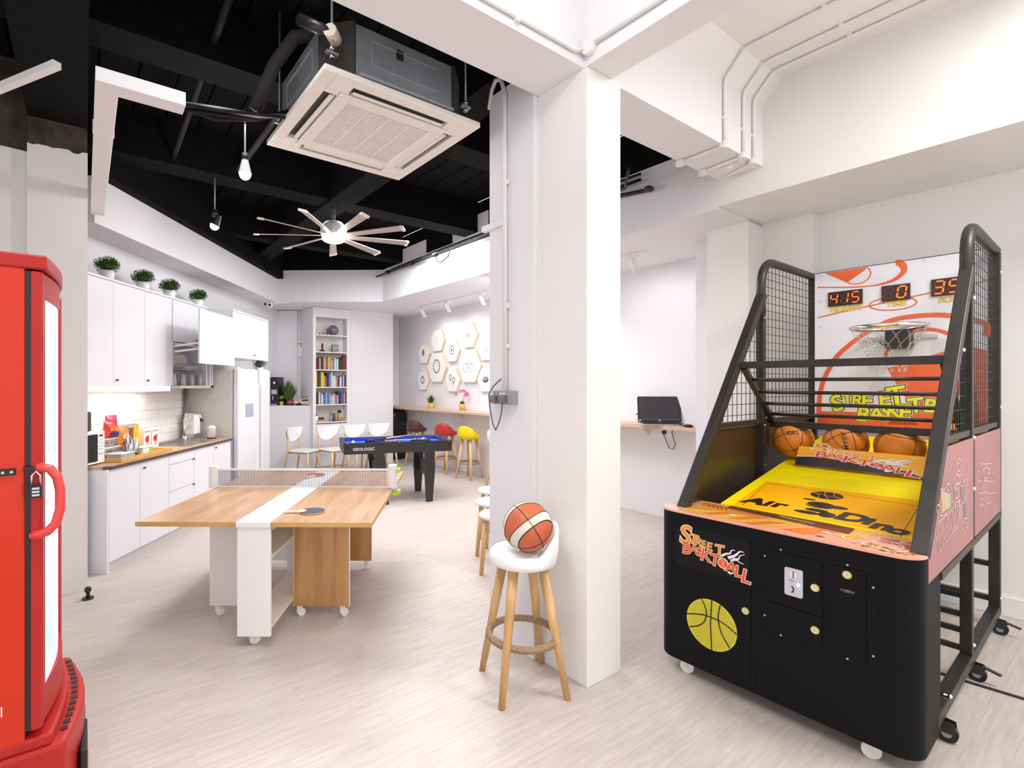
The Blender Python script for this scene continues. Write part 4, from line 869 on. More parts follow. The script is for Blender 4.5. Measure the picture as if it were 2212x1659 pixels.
# wall cabinets
UX = -3.06
def wall_unit(label, y0, y1, doors, knobs, z0=1.487, z1=2.42, x=UX, nm='wall_cabinet'):
    t = tag(empty(nm, (0, 0, 0), RK), label, 'cabinet', 'wall cabinets')
    bx('body', lam_m, -3.388, x-.02, y0+.001, y1-.001, z0, z1, t); bx('top_board', lam_m, -3.388, x+.004, y0, y1, z1-.02, z1, t, .001)
    for a, b in doors: bx('door', lam_m, x-.018, x, a+.0015, b-.0015, z0-.006, z1-.024, t, .0012)
    for k in knobs: knob(t, x, k, z0+.05)
    return t
wall_unit('white gloss double wall cabinet nearest the left column', 3.95, 4.83, [(3.95, 4.391), (4.391, 4.83)], [4.43])
wall_unit('white gloss single wall cabinet left of the open dish cupboard', 4.83, 5.285, [(4.83, 5.285)], [4.87])
wall_unit('deeper white wall cabinet over the fridge', 6.03, 7.14, [(6.03, 6.60), (6.60, 7.14)], [6.64], 1.83, 2.40, -2.75)
val = mat('lit_valance', (.9, .88, .84), .5, emit=(1, .95, .87), es=.45)
t = tag(empty('cabinet_light', (0, 0, 0), RK), 'white lit strip lamps under the left wall cabinets', 'light')
bx('lamp_strip', val, -3.30, UX-.02, 3.99, 4.40, 1.452, 1.481, t, .003); bx('lamp_strip', val, -3.30, UX-.02, 4.40, 4.83, 1.437, 1.481, t, .003); bx('lamp_strip', val, -3.30, UX-.012, 4.83, 5.28, 1.428, 1.481, t, .003)
x, y = k2w(-3.2, 4.65); lamp('under_cabinet_light', 'AREA', (x, y, 1.42), 3, .12, (1, .95, .87), (0, 0, RK), 1.2)
# open dish cupboard with lifted door
dc = tag(empty('dish_cupboard', (0, 0, 0), RK), 'open white wall cupboard with its lift-up door raised', 'cabinet', 'wall cabinets')
bx('side_panel', lam_m, -3.388, UX, 5.288, 5.306, 1.487, 2.42, dc); bx('side_panel', lam_m, -3.388, UX, 6.0, 6.028, 1.487, 2.42, dc); bx('back_panel', lam_m, -3.388, -3.37, 5.306, 6.0, 1.487, 2.42, dc)
bx('upper_box', lam_m, -3.37, UX-.02, 5.306, 6.0, 1.97, 2.40, dc); bx('top_board', lam_m, -3.388, UX+.004, 5.288, 6.028, 2.40, 2.42, dc)
bx('upper_door', lam_m, UX-.018, UX, 5.29, 5.735, 1.955, 2.396, dc, .0012); bx('upper_door', lam_m, UX-.018, UX, 5.738, 6.026, 1.955, 2.396, dc, .0012)
knob(dc, UX, 5.775, 2.0); bx('inner_shelf', lam_m, -3.37, UX-.02, 5.306, 6.0, 1.93, 1.948, dc)
d = MB().box(-2.745, -2.725, 5.22, 6.02, 1.716, 2.285).build('lifted_door', lam_m, dc, .002); bx('door_pane', mat('door_glass_white', (.80, .82, .86), .08, var=.01, coat=.5), -2.726, -2.723, 5.27, 5.985, 1.755, 2.25, dc)
for a, b in (((-3.10, 5.33, 1.90), (-2.745, 5.45, 1.96)), ((-3.10, 5.33, 1.84), (-2.745, 5.45, 1.90)), ((-3.10, 5.97, 1.90), (-2.745, 5.95, 1.96))): MB().bar(a, b, .012, .02).build('lift_arm', whm_m, dc)
bx('hinge_block', grey_m, -3.12, -3.06, 5.31, 5.335, 1.80, 1.93, dc)
for y_ in (6.05, 6.10): bx('edge_rail', lam_m, -3.388, UX+.02, y_, y_+.022, 1.45, 1.83, dc)
rk = tag(empty('dish_rack', (0, 0, 0), RK), 'wire dish rack with drip tray inside the open cupboard', 'rack')
o = MB()
for z_ in (1.66, 1.74):
    for x_ in (-3.34, -3.10): o.cyl((x_, 5.31, z_), (x_, 5.99, z_), .004, n=6)
for i in range(24): y_ = 5.33+i*.028; o.cyl((-3.34, y_, 1.66), (-3.10, y_, 1.66), .002, n=5); o.cyl((-3.10, y_, 1.66), (-3.10, y_, 1.74), .002, n=5)
o.build('wires', stl_m, rk); bx('drip_tray', mat('tray_taupe', (.50, .44, .41), .4), -3.36, -2.98, 5.31, 5.99, 1.455, 1.485, rk, .003)
MB().cyl((-2.985, 5.97, 1.47), (-2.955, 5.97, 1.47), .014).build('end_cap', blp_m, rk)
o = MB()
cr_m = mat('cream_ceramic', (.74, .66, .57), .3)
for i in range(9):
    m = MB(); m.M = Matrix.Translation((-3.22, 0, 0)) @ Matrix.Rotation(pi/2, 4, 'X'); m.lathe([(.02, 0), (.06, .004), (.095, .016), (.097, .018), (.06, .008), (.02, .004)], n=20)
    p = m.build('plate', cr_m); x, y = k2w(0, 5.36+i*.045); p.location = (x, y, 1.762); p.rotation_euler.z = RK
    tag(p, 'cream plate standing in the dish rack, '+ORD[i]+' from the left', 'plate', 'plates in the dish rack')
for i in range(3):
    m = MB(); m.lathe([(.03, 0), (.05, .01), (.07, .05), (.072, .05), (.048, .012), (.02, .006)], n=18); p = m.build('bowl', mat('white_ceramic', (.82, .80, .76), .2)); p.location = (*k2w(-3.2, 5.78+i*.085), 1.665); p.rotation_euler = (radians(20), 0, 0)
    tag(p, 'white bowl in the dish rack, '+ORD[i]+' from the plates', 'bowl', 'bowls in the dish rack')
gl_m = mat('clear_glass', (.80, .80, .78), .1, trans=.5, var=.03)
for i in range(7):
    m = MB().lathe([(.032, 0), (.034, .002), (.026, .125), (.024, .125), (.030, .006)], n=16); p = m.build('drinking_glass', gl_m); p.location = (*k2w(-3.08-(i % 2)*.1, 5.35+i*.088), 1.486)
    tag(p, 'upturned drinking glass on the drip tray, '+ORD[i]+' from the left', 'glass', 'glasses under the dish rack')
tag(MB().cyl((*k2w(-3.345, 6.08), .86), (*k2w(-3.345, 6.08), 1.455), .026, n=14).build('drain_pipe', mat('taupe_pipe', (.22, .19, .18), .5)), 'dark grey vertical pipe between dish tray and tap', 'pipe')
# fridge
fg = tag(empty('double_door_fridge', (0, 0, 0), RK), 'white side-by-side fridge at the end of the kitchen run', 'fridge')
bx('body', lgrey_m, -3.38, -2.83, 6.18, 7.20, .04, 1.68, fg, .004); bx('gasket', grey_m, -2.83, -2.815, 6.19, 7.19, .06, 1.67, fg)
fd1 = bx('door', lam_m, -2.815, -2.75, 6.182, 6.77, .07, 1.695, fg, .012); fd2 = bx('door', lam_m, -2.815, -2.75, 6.862, 7.198, .07, 1.695, fg, .012)
bx('centre_channel', mat('fridge_channel', (.50, .47, .52), .4), -2.812, -2.775, 6.77, 6.862, .07, 1.68, fg)
for y_, p_ in ((6.76, fd1), (6.87, fd2)): bx('door_handle', whp_m, -2.752, -2.735, y_-.01, y_+.01, .3, 1.5, p_, .004)
bx('control_display', mat('display_grey', (.40, .40, .50), .3), -2.751, -2.747, 6.38, 6.62, 1.08, 1.25, fd1, .002)
for y_ in (6.25, 7.1): bx('hinge_cover', whp_m, -2.86, -2.77, y_-.04, y_+.04, 1.68, 1.71, fg, .003)
bx('toe_grille', grey_m, -2.85, -2.80, 6.19, 7.19, .0, .06, fg)
# microwave and radio
mw = tag(empty('microwave_oven', (0, 0, 0), RK), 'white microwave with dark door at the left end of the worktop', 'microwave')
bx('body', whp_m, -3.33, -2.98, 3.94, 4.15, .852, 1.115, mw, .006); bx('front_frame', whp_m, -2.98, -2.965, 3.94, 4.15, .856, 1.115, mw, .004)
bx('door_window', blp_m, -2.966, -2.960, 3.95, 4.065, .875, 1.095, mw, .002); bx('display', blp_m, -2.966, -2.962, 4.09, 4.125, 1.075, 1.087, mw)
for i in range(4): bx('button', lgrey_m, -2.966, -2.962, 4.085, 4.13, .97+i*.024, .976+i*.024, mw)
bx('dial_bar', lgrey_m, -2.966, -2.960, 4.08, 4.135, .93, .942, mw)
for x_, y_ in ((-3.3, 3.97), (-3.3, 4.12), (-3.0, 3.97), (-3.0, 4.12)): MB().cyl((x_, y_, .847), (x_, y_, .853), .012).build('foot', blp_m, mw)
sk_ = tag(empty('speaker', (0, 0, 0), RK), 'small dark speaker standing on the microwave', 'speaker')
bx('body', blp_m, -3.18, -3.02, 3.96, 4.07, 1.116, 1.28, sk_, .01); bx('cloth_front', mat('speaker_cloth', (.07, .055, .05), .9, var=.5, scale=80), -3.021, -3.012, 3.97, 4.06, 1.122, 1.272, sk_)
# trays and groceries
def KB(name, label, cat, loc, group=None): return tag(empty(name, (*k2w(loc[0], loc[1]), loc[2]), RK), label, cat, group)
WZ = .848
tr = KB('serving_tray', 'long bamboo tray full of groceries beside the microwave', 'tray', (-2.99, 4.46, WZ))
bx('base', tray_m, -.14, .14, -.28, .28, 0, .006, tr)
for a in ((-.15, .15, -.29, -.28), (-.15, .15, .28, .29), (.14, .15, -.28, .28), (-.15, -.14, -.28, .28)): bx('rim', tray_m, a[0], a[1], a[2], a[3], 0, .035, tr, .002)
tr = KB('serving_tray', 'second bamboo tray, empty, between groceries and sink', 'tray', (-3.02, 4.83, WZ))
bx('base', tray_m, -.15, .15, -.065, .11, 0, .006, tr)
for a in ((-.16, .16, -.075, -.065), (-.16, .16, .11, .12), (.15, .16, -.065, .11), (-.16, -.15, -.065, .11)): bx('rim', tray_m, a[0], a[1], a[2], a[3], 0, .025, tr, .002)
TZ = WZ+.006
def bag(label, x, y, z, w, h, cols, seed):
    t = KB('snack_bag', label, 'snack bag', (x, y, z), 'snack bags'); R_ = random.Random(seed)
    def pillow(s, e, x0=0):
        m = MB(); n = 8; vs = []; fs = []
        for sd in (1, -1):
            for i in range(n+1):
                for j in range(n+1):
                    a, b = i/n, j/n; bul = (sin(pi*a)*sin(pi*b))**.55*.035*s+R_.uniform(-.003, .003)
                    vs.append((sd*bul+x0, (a-.5)*w*s, b*h*s+e))
        N = (n+1)**2
        for q in (0, N):
            for i in range(n):
                for j in range(n): fs.append((q+i*(n+1)+j, q+(i+1)*(n+1)+j, q+(i+1)*(n+1)+j+1, q+i*(n+1)+j+1))
        m.add(vs, fs, True); return m
    pillow(1, 0).build('bag_body', cols[0], t)
    m = MB(); m.prism([(-w*.28, h*.12), (w*.3, h*.08), (w*.34, h*.3), (-w*.1, h*.36)], .034, .038, 'x'); m.build('blue_label', cols[1], t)
    m = MB(); m.prism([(-w*.3, h*.42), (w*.25, h*.4), (w*.2, h*.62), (-w*.25, h*.6)], .031, .035, 'x'); m.build('print', cols[2], t)
    return t
rb, bl_, wh_, or_ = mat('bag_red', (.72, .06, .05), .25, var=.3, scale=12, coat=.4), mat('bag_blue', (.04, .04, .25), .3), mat('bag_white', (.85, .75, .78), .3), mat('bag_orange', (.85, .28, .04), .3, var=.2, scale=12)
mg = mat('bag_magenta', (.68, .05, .17), .25, var=.25, scale=12, coat=.4)
t = KB('storage_tub', 'low clear tub with dark snacks, front left of the grocery tray', 'tub', (-2.92, 4.28, TZ)); bx('tub', gl_m, -.07, .07, -.09, .09, 0, .055, t, .01); bx('contents', mat('dark_snacks', (.16, .09, .07), .6, var=.6, scale=60), -.06, .06, -.08, .08, .005, .04, t); bx('lid', whp_m, -.073, .073, -.093, .093, .055, .066, t, .004)
t = KB('storage_tub', 'clear tub with brown sachets behind the low tub', 'tub', (-3.07, 4.30, TZ)); bx('tub', gl_m, -.07, .07, -.10, .12, 0, .10, t, .01); bx('contents', mat('brown_sachets', (.28, .18, .17), .6, var=.7, scale=30), -.065, .072, -.09, .11, .02, .09, t); bx('lid', whp_m, -.073, .073, -.103, .123, .10, .112, t, .004)
t = KB('storage_tub', 'upper clear tub of mixed sachets stacked on the brown sachets tub', 'tub', (-3.07, 4.31, TZ+.113)); bx('tub', gl_m, -.06, .06, -.09, .10, 0, .06, t, .01); bx('contents', mat('mixed_sachets', (.35, .25, .22), .6, var=.8, scale=45), -.062, .064, -.085, .095, .01, .052, t); bx('lid', whp_m, -.063, .063, -.093, .103, .06, .07, t, .004)
bag('red and orange snack bag on the tubs, left of the pink one', -3.03, 4.31, TZ+.185, .17, .15, (rb, bl_, or_), 1)
bag('magenta snack bag on top of the grocery pile', -3.13, 4.46, TZ+.15, .15, .22, (mg, bl_, wh_), 2)
bag('orange and blue snack bag leaning right of the magenta one', -3.01, 4.44, TZ+.10, .15, .17, (or_, bl_, wh_), 3)
for i, (y_, l) in enumerate(((4.36, 'perforated steel cutlery cup, left of the pair'), (4.435, 'perforated steel cutlery cup, right of the pair'))):
    t = KB('cutlery_cup', l, 'cutlery holder', (-2.90, y_, TZ), 'cutlery cups'); MB().lathe([(.031, 0), (.032, .125), (.029, .125), (.028, .01)], n=20).build('cup', stl_m, t)
    hm = MB()
    for r_i in range(7):
        for k in range(10): a = 2*pi*k/10+(r_i % 2)*.3; hm.cyl((.0315*cos(a), .0315*sin(a), .02+r_i*.015), (.0335*cos(a), .0335*sin(a), .02+r_i*.015), .004, n=6)
    tag(hm.build('punched_holes', blp_m, t), kind='stuff')
    for k in range(5): a = k*1.3+i; MB().bar((.01*cos(a), .01*sin(a), .02), (.028*cos(a), .028*sin(a), .165+.01*(k % 3)), .012, .003).build('spoon', stl_m if k % 2 else whp_m, t)
t = KB('cereal_dispenser', 'large clear cereal tub of brown loops with a white lid', 'cereal tub', (-3.24, 4.74, WZ)); bx('tub', mat('brown_cereal', (.22, .09, .05), .6, var=.6, scale=50, bump=.6), -.07, .07, -.12, .09, .0, .235, t, .01); bx('lid', whp_m, -.075, .075, -.125, .185, .27, .29, t, .005); bx('clear_band', gl_m, -.07, .07, -.12, .09, .236, .27, t)
bx('yellow_cereal', mat('yellow_cereal', (.80, .52, .03), .6, var=.35, scale=50, bump=.6), -.07, .07, .095, .18, .0, .262, t, .01)
t = KB('margarine_tub', 'white tub with a green label at the right of the grocery tray', 'tub', (-2.93, 4.60, TZ)); bx('tub', whp_m, -.05, .05, -.08, .08, 0, .065, t, .01); bx('lid', mat('pale_yellow_lid', (.85, .85, .50), .4), -.053, .053, -.083, .083, .065, .075, t, .004); bx('label', mat('green_label', (.35, .62, .12), .5), .05, .0515, .01, .07, .01, .06, t)
for i, (y_, l) in enumerate(((5.08, 'white cereal carton with strawberries, left of the pair'), (5.215, 'white cereal carton with strawberries, nearest the sink'))):
    t = KB('cereal_carton', l, 'carton', (-3.22, y_, WZ), 'cereal cartons'); bx('carton', mat('carton_white', (.84, .82, .82), .4), -.03, .03, -.058, .058, 0, .20, t, .002)
    bx('title_band', mat('title_pink', (.62, .32, .32), .5), .03, .0312, -.045, .045, .165, .18, t)
    MB().cyl((.03, -.005, .095), (.032, -.005, .095), .033, n=18).build('fruit_print', mat('strawberry_red', (.50, .05, .04), .5, var=.4, scale=30), t)
    MB().cyl((.03, .02, .125), (.0325, .02, .125), .014, n=12).build('leaf_print', mat('leaf_print', (.35, .42, .06), .5), t); MB().cyl((.03, .0, .045), (.0315, 0, .045), .028, n=16).build('bowl_print', mat('bowl_print', (.70, .55, .56), .5), t)
t = KB('wooden_bowl', 'shallow wooden bowl behind the red snack bag', 'bowl', (-3.28, 4.42, TZ)); MB().lathe([(.03, .17), (.05, .18), (.09, .215), (.085, .215), (.045, .19)], n=20).build('bowl', tray_m, t); MB().lathe([(.05, 0), (.05, .165)], n=16).build('jar', gl_m, t)
# door stop by the column
t = tag(empty('door_stop', (*k2w(*(-2.62, 3.50)), 0)), 'small black door stop on the floor by the left column', 'door stop')
MB().cyl((0, 0, 0), (0, 0, .01), .035, n=16).build('base', blp_m, t); MB().cyl((0, 0, .01), (0, 0, .05), .012).build('stem', blp_m, t); MB().sph((0, 0, .065), .022).build('buffer', blp_m, t)
# ------------------------------------------------------------ red drinks fridge (grid frame, front towards +u)
vf = tag(empty('drinks_fridge', (*g2w(-.148, 2.03), 0), RG), 'tall red drinks fridge with padlocked door at the left edge', 'fridge')
bx('body', red_m, -.75, .0, .0, .62, .40, 1.86, vf, .006); bx('gasket', blp_m, -.002, .0155, .006, .61, .43, 1.85, vf)
def bow(y0, y1, x0, d, n=12): return [(x0+d*sin(pi*i/n), y0+(y1-y0)*i/n) for i in range(n+1)]
def band(name, m, y0, y1, xi, xo, d, z0, z1, bev=0):
    P_ = bow(y0, y1, xo, d)+[(xi, y1), (xi, y0)]; return MB().prism(P_, z0, z1).build(name, m, vf, bev)
band('top_cap', redd_m, -.005, .625, -.76, .055, .028, 1.855, 1.90, .006)
dr = MB().prism([(.014, .0), (.036, .0), (.043, .010), (.047, .055), (.040, .06), (.014, .055)], .43, 1.85).build('door_frame', redd_m, vf, .003)
MB().prism([(.014, .56), (.066, .55), (.073, .575), (.066, .612), (.014, .615)], .43, 1.85).build('door_frame', redd_m, vf, .003)
band('door_rail', redd_m, .055, .565, .014, .047, .028, 1.77, 1.85); band('door_rail', redd_m, .055, .565, .014, .047, .036, .43, .54)
band('glass_pane', glass_m, .056, .556, .030, .0455, .025, .54, 1.77)
hd = MB().tube([(.030, .004, 1.240), (.040, -.012, 1.243), (.062, -.018, 1.238), (.080, -.02, 1.21), (.087, -.02, 1.17), (.087, -.02, 1.11), (.076, -.02, 1.065), (.055, -.018, 1.043), (.028, -.012, 1.035), (.022, .006, 1.035)], .0135, 14).build('door_handle', mat('handle_red', (.72, .06, .05), .3), vf)
MB().sph((.030, .0, 1.033), .018, sq=(1.2, 1, .8)).build('handle_boss', mat('handle_red', (.72, .06, .05), .3), vf)
bx('hasp', blp_m, .0, .06, -.012, .0, 1.232, 1.248, vf, .002); bx('strap', blp_m, -.75, -.02, -.008, .0, 1.225, 1.245, vf, .002)
for x_ in (-.03, -.05): MB().cyl((x_, -.012, 1.235), (x_, -.008, 1.235), .004, n=8).build('screw', stl_m, vf)
pl_ = tag(empty('padlock', (*g2w(-.148+.028, 2.03-.02), 1.175), RG), 'small black combination padlock hanging from the red door handle', 'padlock')
bx('body', blp_m, -.016, .016, -.010, .010, -.022, .016, pl_, .004); MB().tube([(-.010, 0, .014), (-.010, 0, .045), (0, 0, .058), (.010, 0, .045), (.010, 0, .014)], .003, 8).build('shackle', chr_m, pl_)
for i in range(3): bx('dial', stl_m, -.009, .009, -.012, -.010, -.016+i*.010, -.010+i*.010, pl_)
MB().prism(bow(-.005, .625, .10, .05)+[(-.76, .625), (-.76, -.005)], .04, .37).build('base_housing', redd_m, vf, .015)
MB().prism(bow(.0, .62, .065, .035)+[(-.75, .62), (-.75, .0)], .37, .405).build('base_shoulder', redd_m, vf, .008)
gr = MB()
for i in range(6):
    z_ = .10+i*.035; P_ = bow(.03, .60, .101, .0505)+[(q[0]-.006, q[1]) for q in bow(.03, .60, .101, .0505)[::-1]]
    gr.prism(P_, z_, z_+.012)
tag(gr.build('vent_slats', mat('vent_dark_red', (.25, .02, .02), .5), vf), kind='stuff')
top = MB()
for i in range(14):
    y_ = .06+i*.038; d_ = .035*sin(pi*(y_/.62)); top.box(.074+d_, .094+d_, y_, y_+.022, .3705, .373)
tag(top.build('vent_holes', blp_m, vf), kind='stuff')
bx('number_plate_holder', blp_m, .135, .158, .10, .30, .16, .26, vf, .006); bx('label_card', mat('label_card', (.55, .50, .42), .5), .158, .160, .12, .28, .175, .245, vf)
for x_, y_ in ((-.7, .05), (-.7, .56), (.0, .06), (.0, .56)): MB().cyl((x_, y_, 0), (x_, y_, .05), .02).build('foot', blp_m, vf)
bx('scratch', whp_m, -.055, -.052, -.001, .0005, .50, .53, vf)
# ------------------------------------------------------------ laptop in the alcove
lp = tag(empty('laptop', (*g2w(5.07, vpx(1428, 5.07)[0]), 1.06), radians(-12)), 'open silver and black laptop on the alcove counter', 'laptop')
lg = mat('laptop_silver', (.50, .50, .52), .35, .5)
MB().prism(rrect(-.215, .215, -.15, .07, .02), .0, .016).build('keyboard_base', lg, lp, .002); bx('keyboard', blp_m, -.19, .19, -.11, .03, .0162, .019, lp)
l_ = empty('lid', (0, .085, .02)); l_.parent = lp
s_ = MB(); s_.M = Matrix.Translation((0, .075, .018)) @ Matrix.Rotation(radians(-14), 4, 'X'); s_.prism(rrect(-.225, .225, 0, .295, .02), -.0, .014, 'y'); s_.build('screen_bezel', blp_m, lp, .002)
bpy.data.objects.remove(l_)
s_ = MB(); s_.M = Matrix.Translation((0, .075, .018)) @ Matrix.Rotation(radians(-14), 4, 'X'); s_.box(-.21, .21, -.0015, 0, .045, .285); s_.build('screen', mat('dark_screen', (.035, .03, .04), .25), lp)
s_ = MB(); s_.M = Matrix.Translation((0, .075, .018)) @ Matrix.Rotation(radians(-14), 4, 'X'); s_.cyl((0, -.0025, .022), (0, 0, .022), .009, n=16); s_.box(-.21, .21, -.0018, 0, .036, .038); s_.cyl((-.205, -.0025, .022), (-.205, 0, .022), .01, n=14); s_.build('round_badge', mat('badge_grey', (.6, .6, .62)), lp)
ms = tag(empty('computer_mouse', (*g2w(5.0, vpx(1487, 5.0)[0]), 1.06), RG), 'black mouse and coiled lead right of the laptop', 'mouse')
MB().sph((0, 0, .014), .045, sq=(.75, 1.1, .42)).build('mouse_body', blp_m, ms); MB().tube([(.0, .05, .01), (.03, .10, .02), (-.02, .12, .04), (-.05, .08, .03), (.01, .06, .035)], .005, 6).build('lead', blp_m, ms)
sp_ = tag(empty('wall_socket', (*g2w(5.307, vpx(1380, 5.3)[0]), 1.14), RG), 'white wall socket with dark switch behind the laptop', 'socket')
bx('plate', whp_m, -.012, 0, -.045, .045, -.045, .045, sp_, .003); bx('switch', blp_m, -.018, -.012, -.03, .03, .0, .014, sp_)
vv = vpx(1436, 5.3)[0]
so = tag(empty('wall_socket', (*g2w(5.307, vv), .96), RG), 'socket with round black plug under the alcove counter', 'socket')
bx('plate', whp_m, -.010, 0, -.09, .05, -.05, .05, so, .003); MB().cyl((-.03, .0, 0), (-.01, 0, 0), .024, n=18).build('plug', blp_m, so)
tag(MB().tube([(5.275, vv, .94), (5.275, vv-.03, .87), (5.275, vv-.07, .79), (5.275, vv-.11, .78), (5.275, vv-.14, .83), (5.275, vv-.12, .90), (5.275, vv-.10, .96), (5.28, vv-.11, 1.015)], .004, 6).build('power_cable', blp_m, rz=RG), 'black cable looping below the alcove counter', 'cable')
# ------------------------------------------------------------ street basketball machine (frame: s across, t to the back)
am = tag(empty('basketball_arcade_machine', (MX, MY, 0), RM), 'large street basketball arcade machine with caged hoop and yellow ball ramp', 'arcade machine')
CAM = Vector(((0-MX)*.6031-(0-MY)*.7977, (0-MX)*.7977+(0-MY)*.6031, 1.5))
def hit(px, py, p0, nrm):                       # where a sight line meets a plane of the machine, used to space lettering and prints
    dx = (px-975)/1100; d = Vector((dx*.6031-.7977, dx*.7977+.6031, (830-py)/1100)); n = Vector(nrm)
    return CAM+d*((Vector(p0)-CAM).dot(n)/d.dot(n))
L_, R_ = -.51, .487
cabp = [( -.575+.09-.09*cos(radians(a)), .09-.09*sin(radians(a))) for a in range(0, 91, 10)]+[(.486-.09+.09*sin(radians(a)), .09-.09*cos(radians(a))) for a in range(0, 91, 10)]+[(.486, .325), (-.575, .325)]
MB().prism(cabp, .07, .832, smooth=False).build('cabinet', cab_m, am, .003)
plp = [(x*1.004, y*1.0-.003) for x, y in cabp]
pk = mat('pink_print', (.88, .42, .30), .12, var=.05, coat=.5); og = mat('orange_print', (.85, .24, .05), .12, coat=.5); yl = mat('amber_print', (.90, .50, .08), .12, coat=.5)
dk = mat('black_print', (.02, .015, .015), .2); whp = mat('white_print', (.88, .82, .78), .2); rd = mat('red_print', (.62, .06, .03), .25); dmr = mat('dark_maroon_print', (.12, .03, .03), .2, coat=.4)
MB().prism(plp, .833, .845).build('top_plate', pk, am, .001)
MZ = Matrix(((1, 0, 0, 0), (0, 1, 0, 0), (0, 0, 1, .8456), (0, 0, 0, 1)))
def tp(px, py): h_ = hit(px, py, (0, 0, .8456), (0, 0, 1)); return (h_.x, h_.y)
lv = lambda k: Matrix.Translation((0, 0, .0004*k)) @ MZ
m = MB(); flat(m, [(-.46, .28), (-.46, .02), (-.05, .02), (.10, .28)], lv(0)); flat(m, [(.22, .28), (.30, .28), (.24, .10), (.18, .12)], lv(0)); m.build('amber_field', yl, am)
m = MB(); flat(m, [(-.47, .285), (-.44, .20), (-.30, .22), (-.20, .18), (.12, .285)], lv(1))
for a in ((-.36, .02), (-.24, .03), (-.15, .0), (.0, .02), (.06, .05)): flat(m, [(a[0], .02+a[1]), (a[0]+.05, .02+a[1]), (a[0]+.14, .17+a[1]), (a[0]+.07, .15+a[1])], lv(1))
flat(m, [(.03, .05), (.10, .02), (.14, .20), (.10, .22)], lv(1)); m.build('orange_shards', og, am)
m = MB()
for i in range(5): flat(m, [(-.43+i*.022, .26), (-.42+i*.022, .26), (-.385+i*.022, .19), (-.395+i*.022, .19)], lv(2))
for i in range(8): flat(m, [(-.45+i*.016, .09+i*.012), (-.437+i*.016, .097+i*.012), (-.437+i*.016, .104+i*.012), (-.45+i*.016, .098+i*.012)], lv(2))
flat(m, [(.13, .05), (.15, .03), (.17, .05), (.15, .065)], lv(2))
rq = random.Random(4)
for i in range(60):
    x_, y_ = rq.uniform(.10, .45), rq.uniform(.03, .20); w_ = rq.uniform(.004, .012); flat(m, [(x_, y_), (x_+w_, y_+.002), (x_+w_*.8, y_+w_*.5), (x_-.002, y_+w_*.4)], lv(2))
for i in range(30):
    x_, y_ = rq.uniform(.32, .42), rq.uniform(.12, .24); w_ = rq.uniform(.01, .03); flat(m, [(x_, y_), (x_+w_, y_+.004), (x_+w_*.8, y_+w_*.5), (x_-.004, y_+w_*.3)], lv(2))
tag(m.build('dark_flecks', rd, am), kind='stuff')
m = MB(); pline(m, arc(.31, .13, .10, .07, 0, 360, 28), .006, lv(3), True); m.build('pale_rings', whp, am); m = MB(); pline(m, arc(.36, .09, .07, .05, 0, 360, 24), .005, lv(4), True); m.build('pale_rings', whp, am); m = MB(); pline(m, [(.22, .24), (.30, .15), (.42, .05)], .004, lv(3))
flat(m, arc(-.24, .12, .018, .012, 0, 360, 14), lv(3)); flat(m, arc(.15, .135, .018, .012, 0, 360, 14), lv(3)); m.build('pale_rings', whp, am)
m = MB(); rq = random.Random(8)
for i in range(40):
    x_, y_ = rq.uniform(.30, .46), rq.uniform(.015, .10); flat(m, arc(x_, y_, rq.uniform(.004, .012), rq.uniform(.004, .008), 0, 360, 7), Matrix.Translation((0, 0, .0004*3)) @ MZ)
tag(m.build('crowd_print', mat('olive_print', (.35, .25, .05), .2, var=.9, scale=60), am), kind='stuff')
m = MB(); P0, P1, P2, P3 = tp(1570, 1097), tp(1584, 1090), tp(1847, 1143), tp(1834, 1154); flat(m, [P0, P1, P2, P3], lv(4)); m.build('instruction_strip', dmr, am)
m = MB(); a_ = tp(1700, 1118); b_ = tp(1760, 1131); ang = atan2(b_[1]-a_[1], b_[0]-a_[0])
text(m, 'NOW PLAYING', .022, Matrix.Translation((*tp(1718, 1124), .0022)) @ MZ @ Matrix.Rotation(ang, 4, 'Z'), .02); m.build('instruction_lettering', whp, am)
# front: doors, locks, coin unit
def fp(px, py, t0=0): h_ = hit(px, py, (0, t0, 0), (0, 1, 0)); return (h_.x, h_.z)
MFm = lambda t0: Matrix(((1, 0, 0, 0), (0, 0, -1, t0), (0, 1, 0, 0), (0, 0, 0, 1)))
line_m = mat('shadow_gap', (.003, .003, .004), .9)
def panel(name, x0, x1, z0, z1, dep=.006, gap=.006, m=cab_m):
    bx('panel_gap', line_m, x0-gap, x1+gap, -.0012, .0, z0-gap, z1+gap, am)
    return bx(name, m, x0, x1, -dep, 0, z0, z1, am, .0015)
sd = panel('service_door', -.47, -.102, .10, .782)
bx('surround_plate', cab_m, -.06, .357, -.0025, 0, .375, .776, am, .001)
cd = panel('coin_door', -.029, .175, .525, .753, .008, .004); cb = panel('cash_door', -.029, .175, .397, .519, .008, .004); td = panel('ticket_door', .199, .322, .394, .752, .008, .004)
bx('logo_plate', mat('gloss_black_plate', (.006, .006, .007), .4, spec=.2), -.462, -.110, -.0075, -.006, .57, .77, am)
for x_, z_, p_ in ((-.126, .442, sd), (.151, .638, cd), (.151, .459, cb), (.262, .726, td)):
    yy = -.0105; l_ = MB().cyl((x_, yy+.003, z_), (x_, yy, z_), .016, n=24).build('lock_escutcheon', mat('yellow_ring', (.70, .60, .12), .3), p_)
    l2 = MB().cyl((x_, yy+.001, z_), (x_, yy-.004, z_), .010, n=20).build('lock_barrel', chr_m, p_)
    bx('keyhole', blp_m, x_-.001, x_+.001, yy-.0045, yy-.004, z_-.004, z_+.004, p_)
cu = MB().prism(rrect(.038, .108, .577, .698, .008), -.016, -.008, 'y').build('coin_acceptor', mat('acceptor_white', (.62, .64, .70), .35, .2), cd, .002)
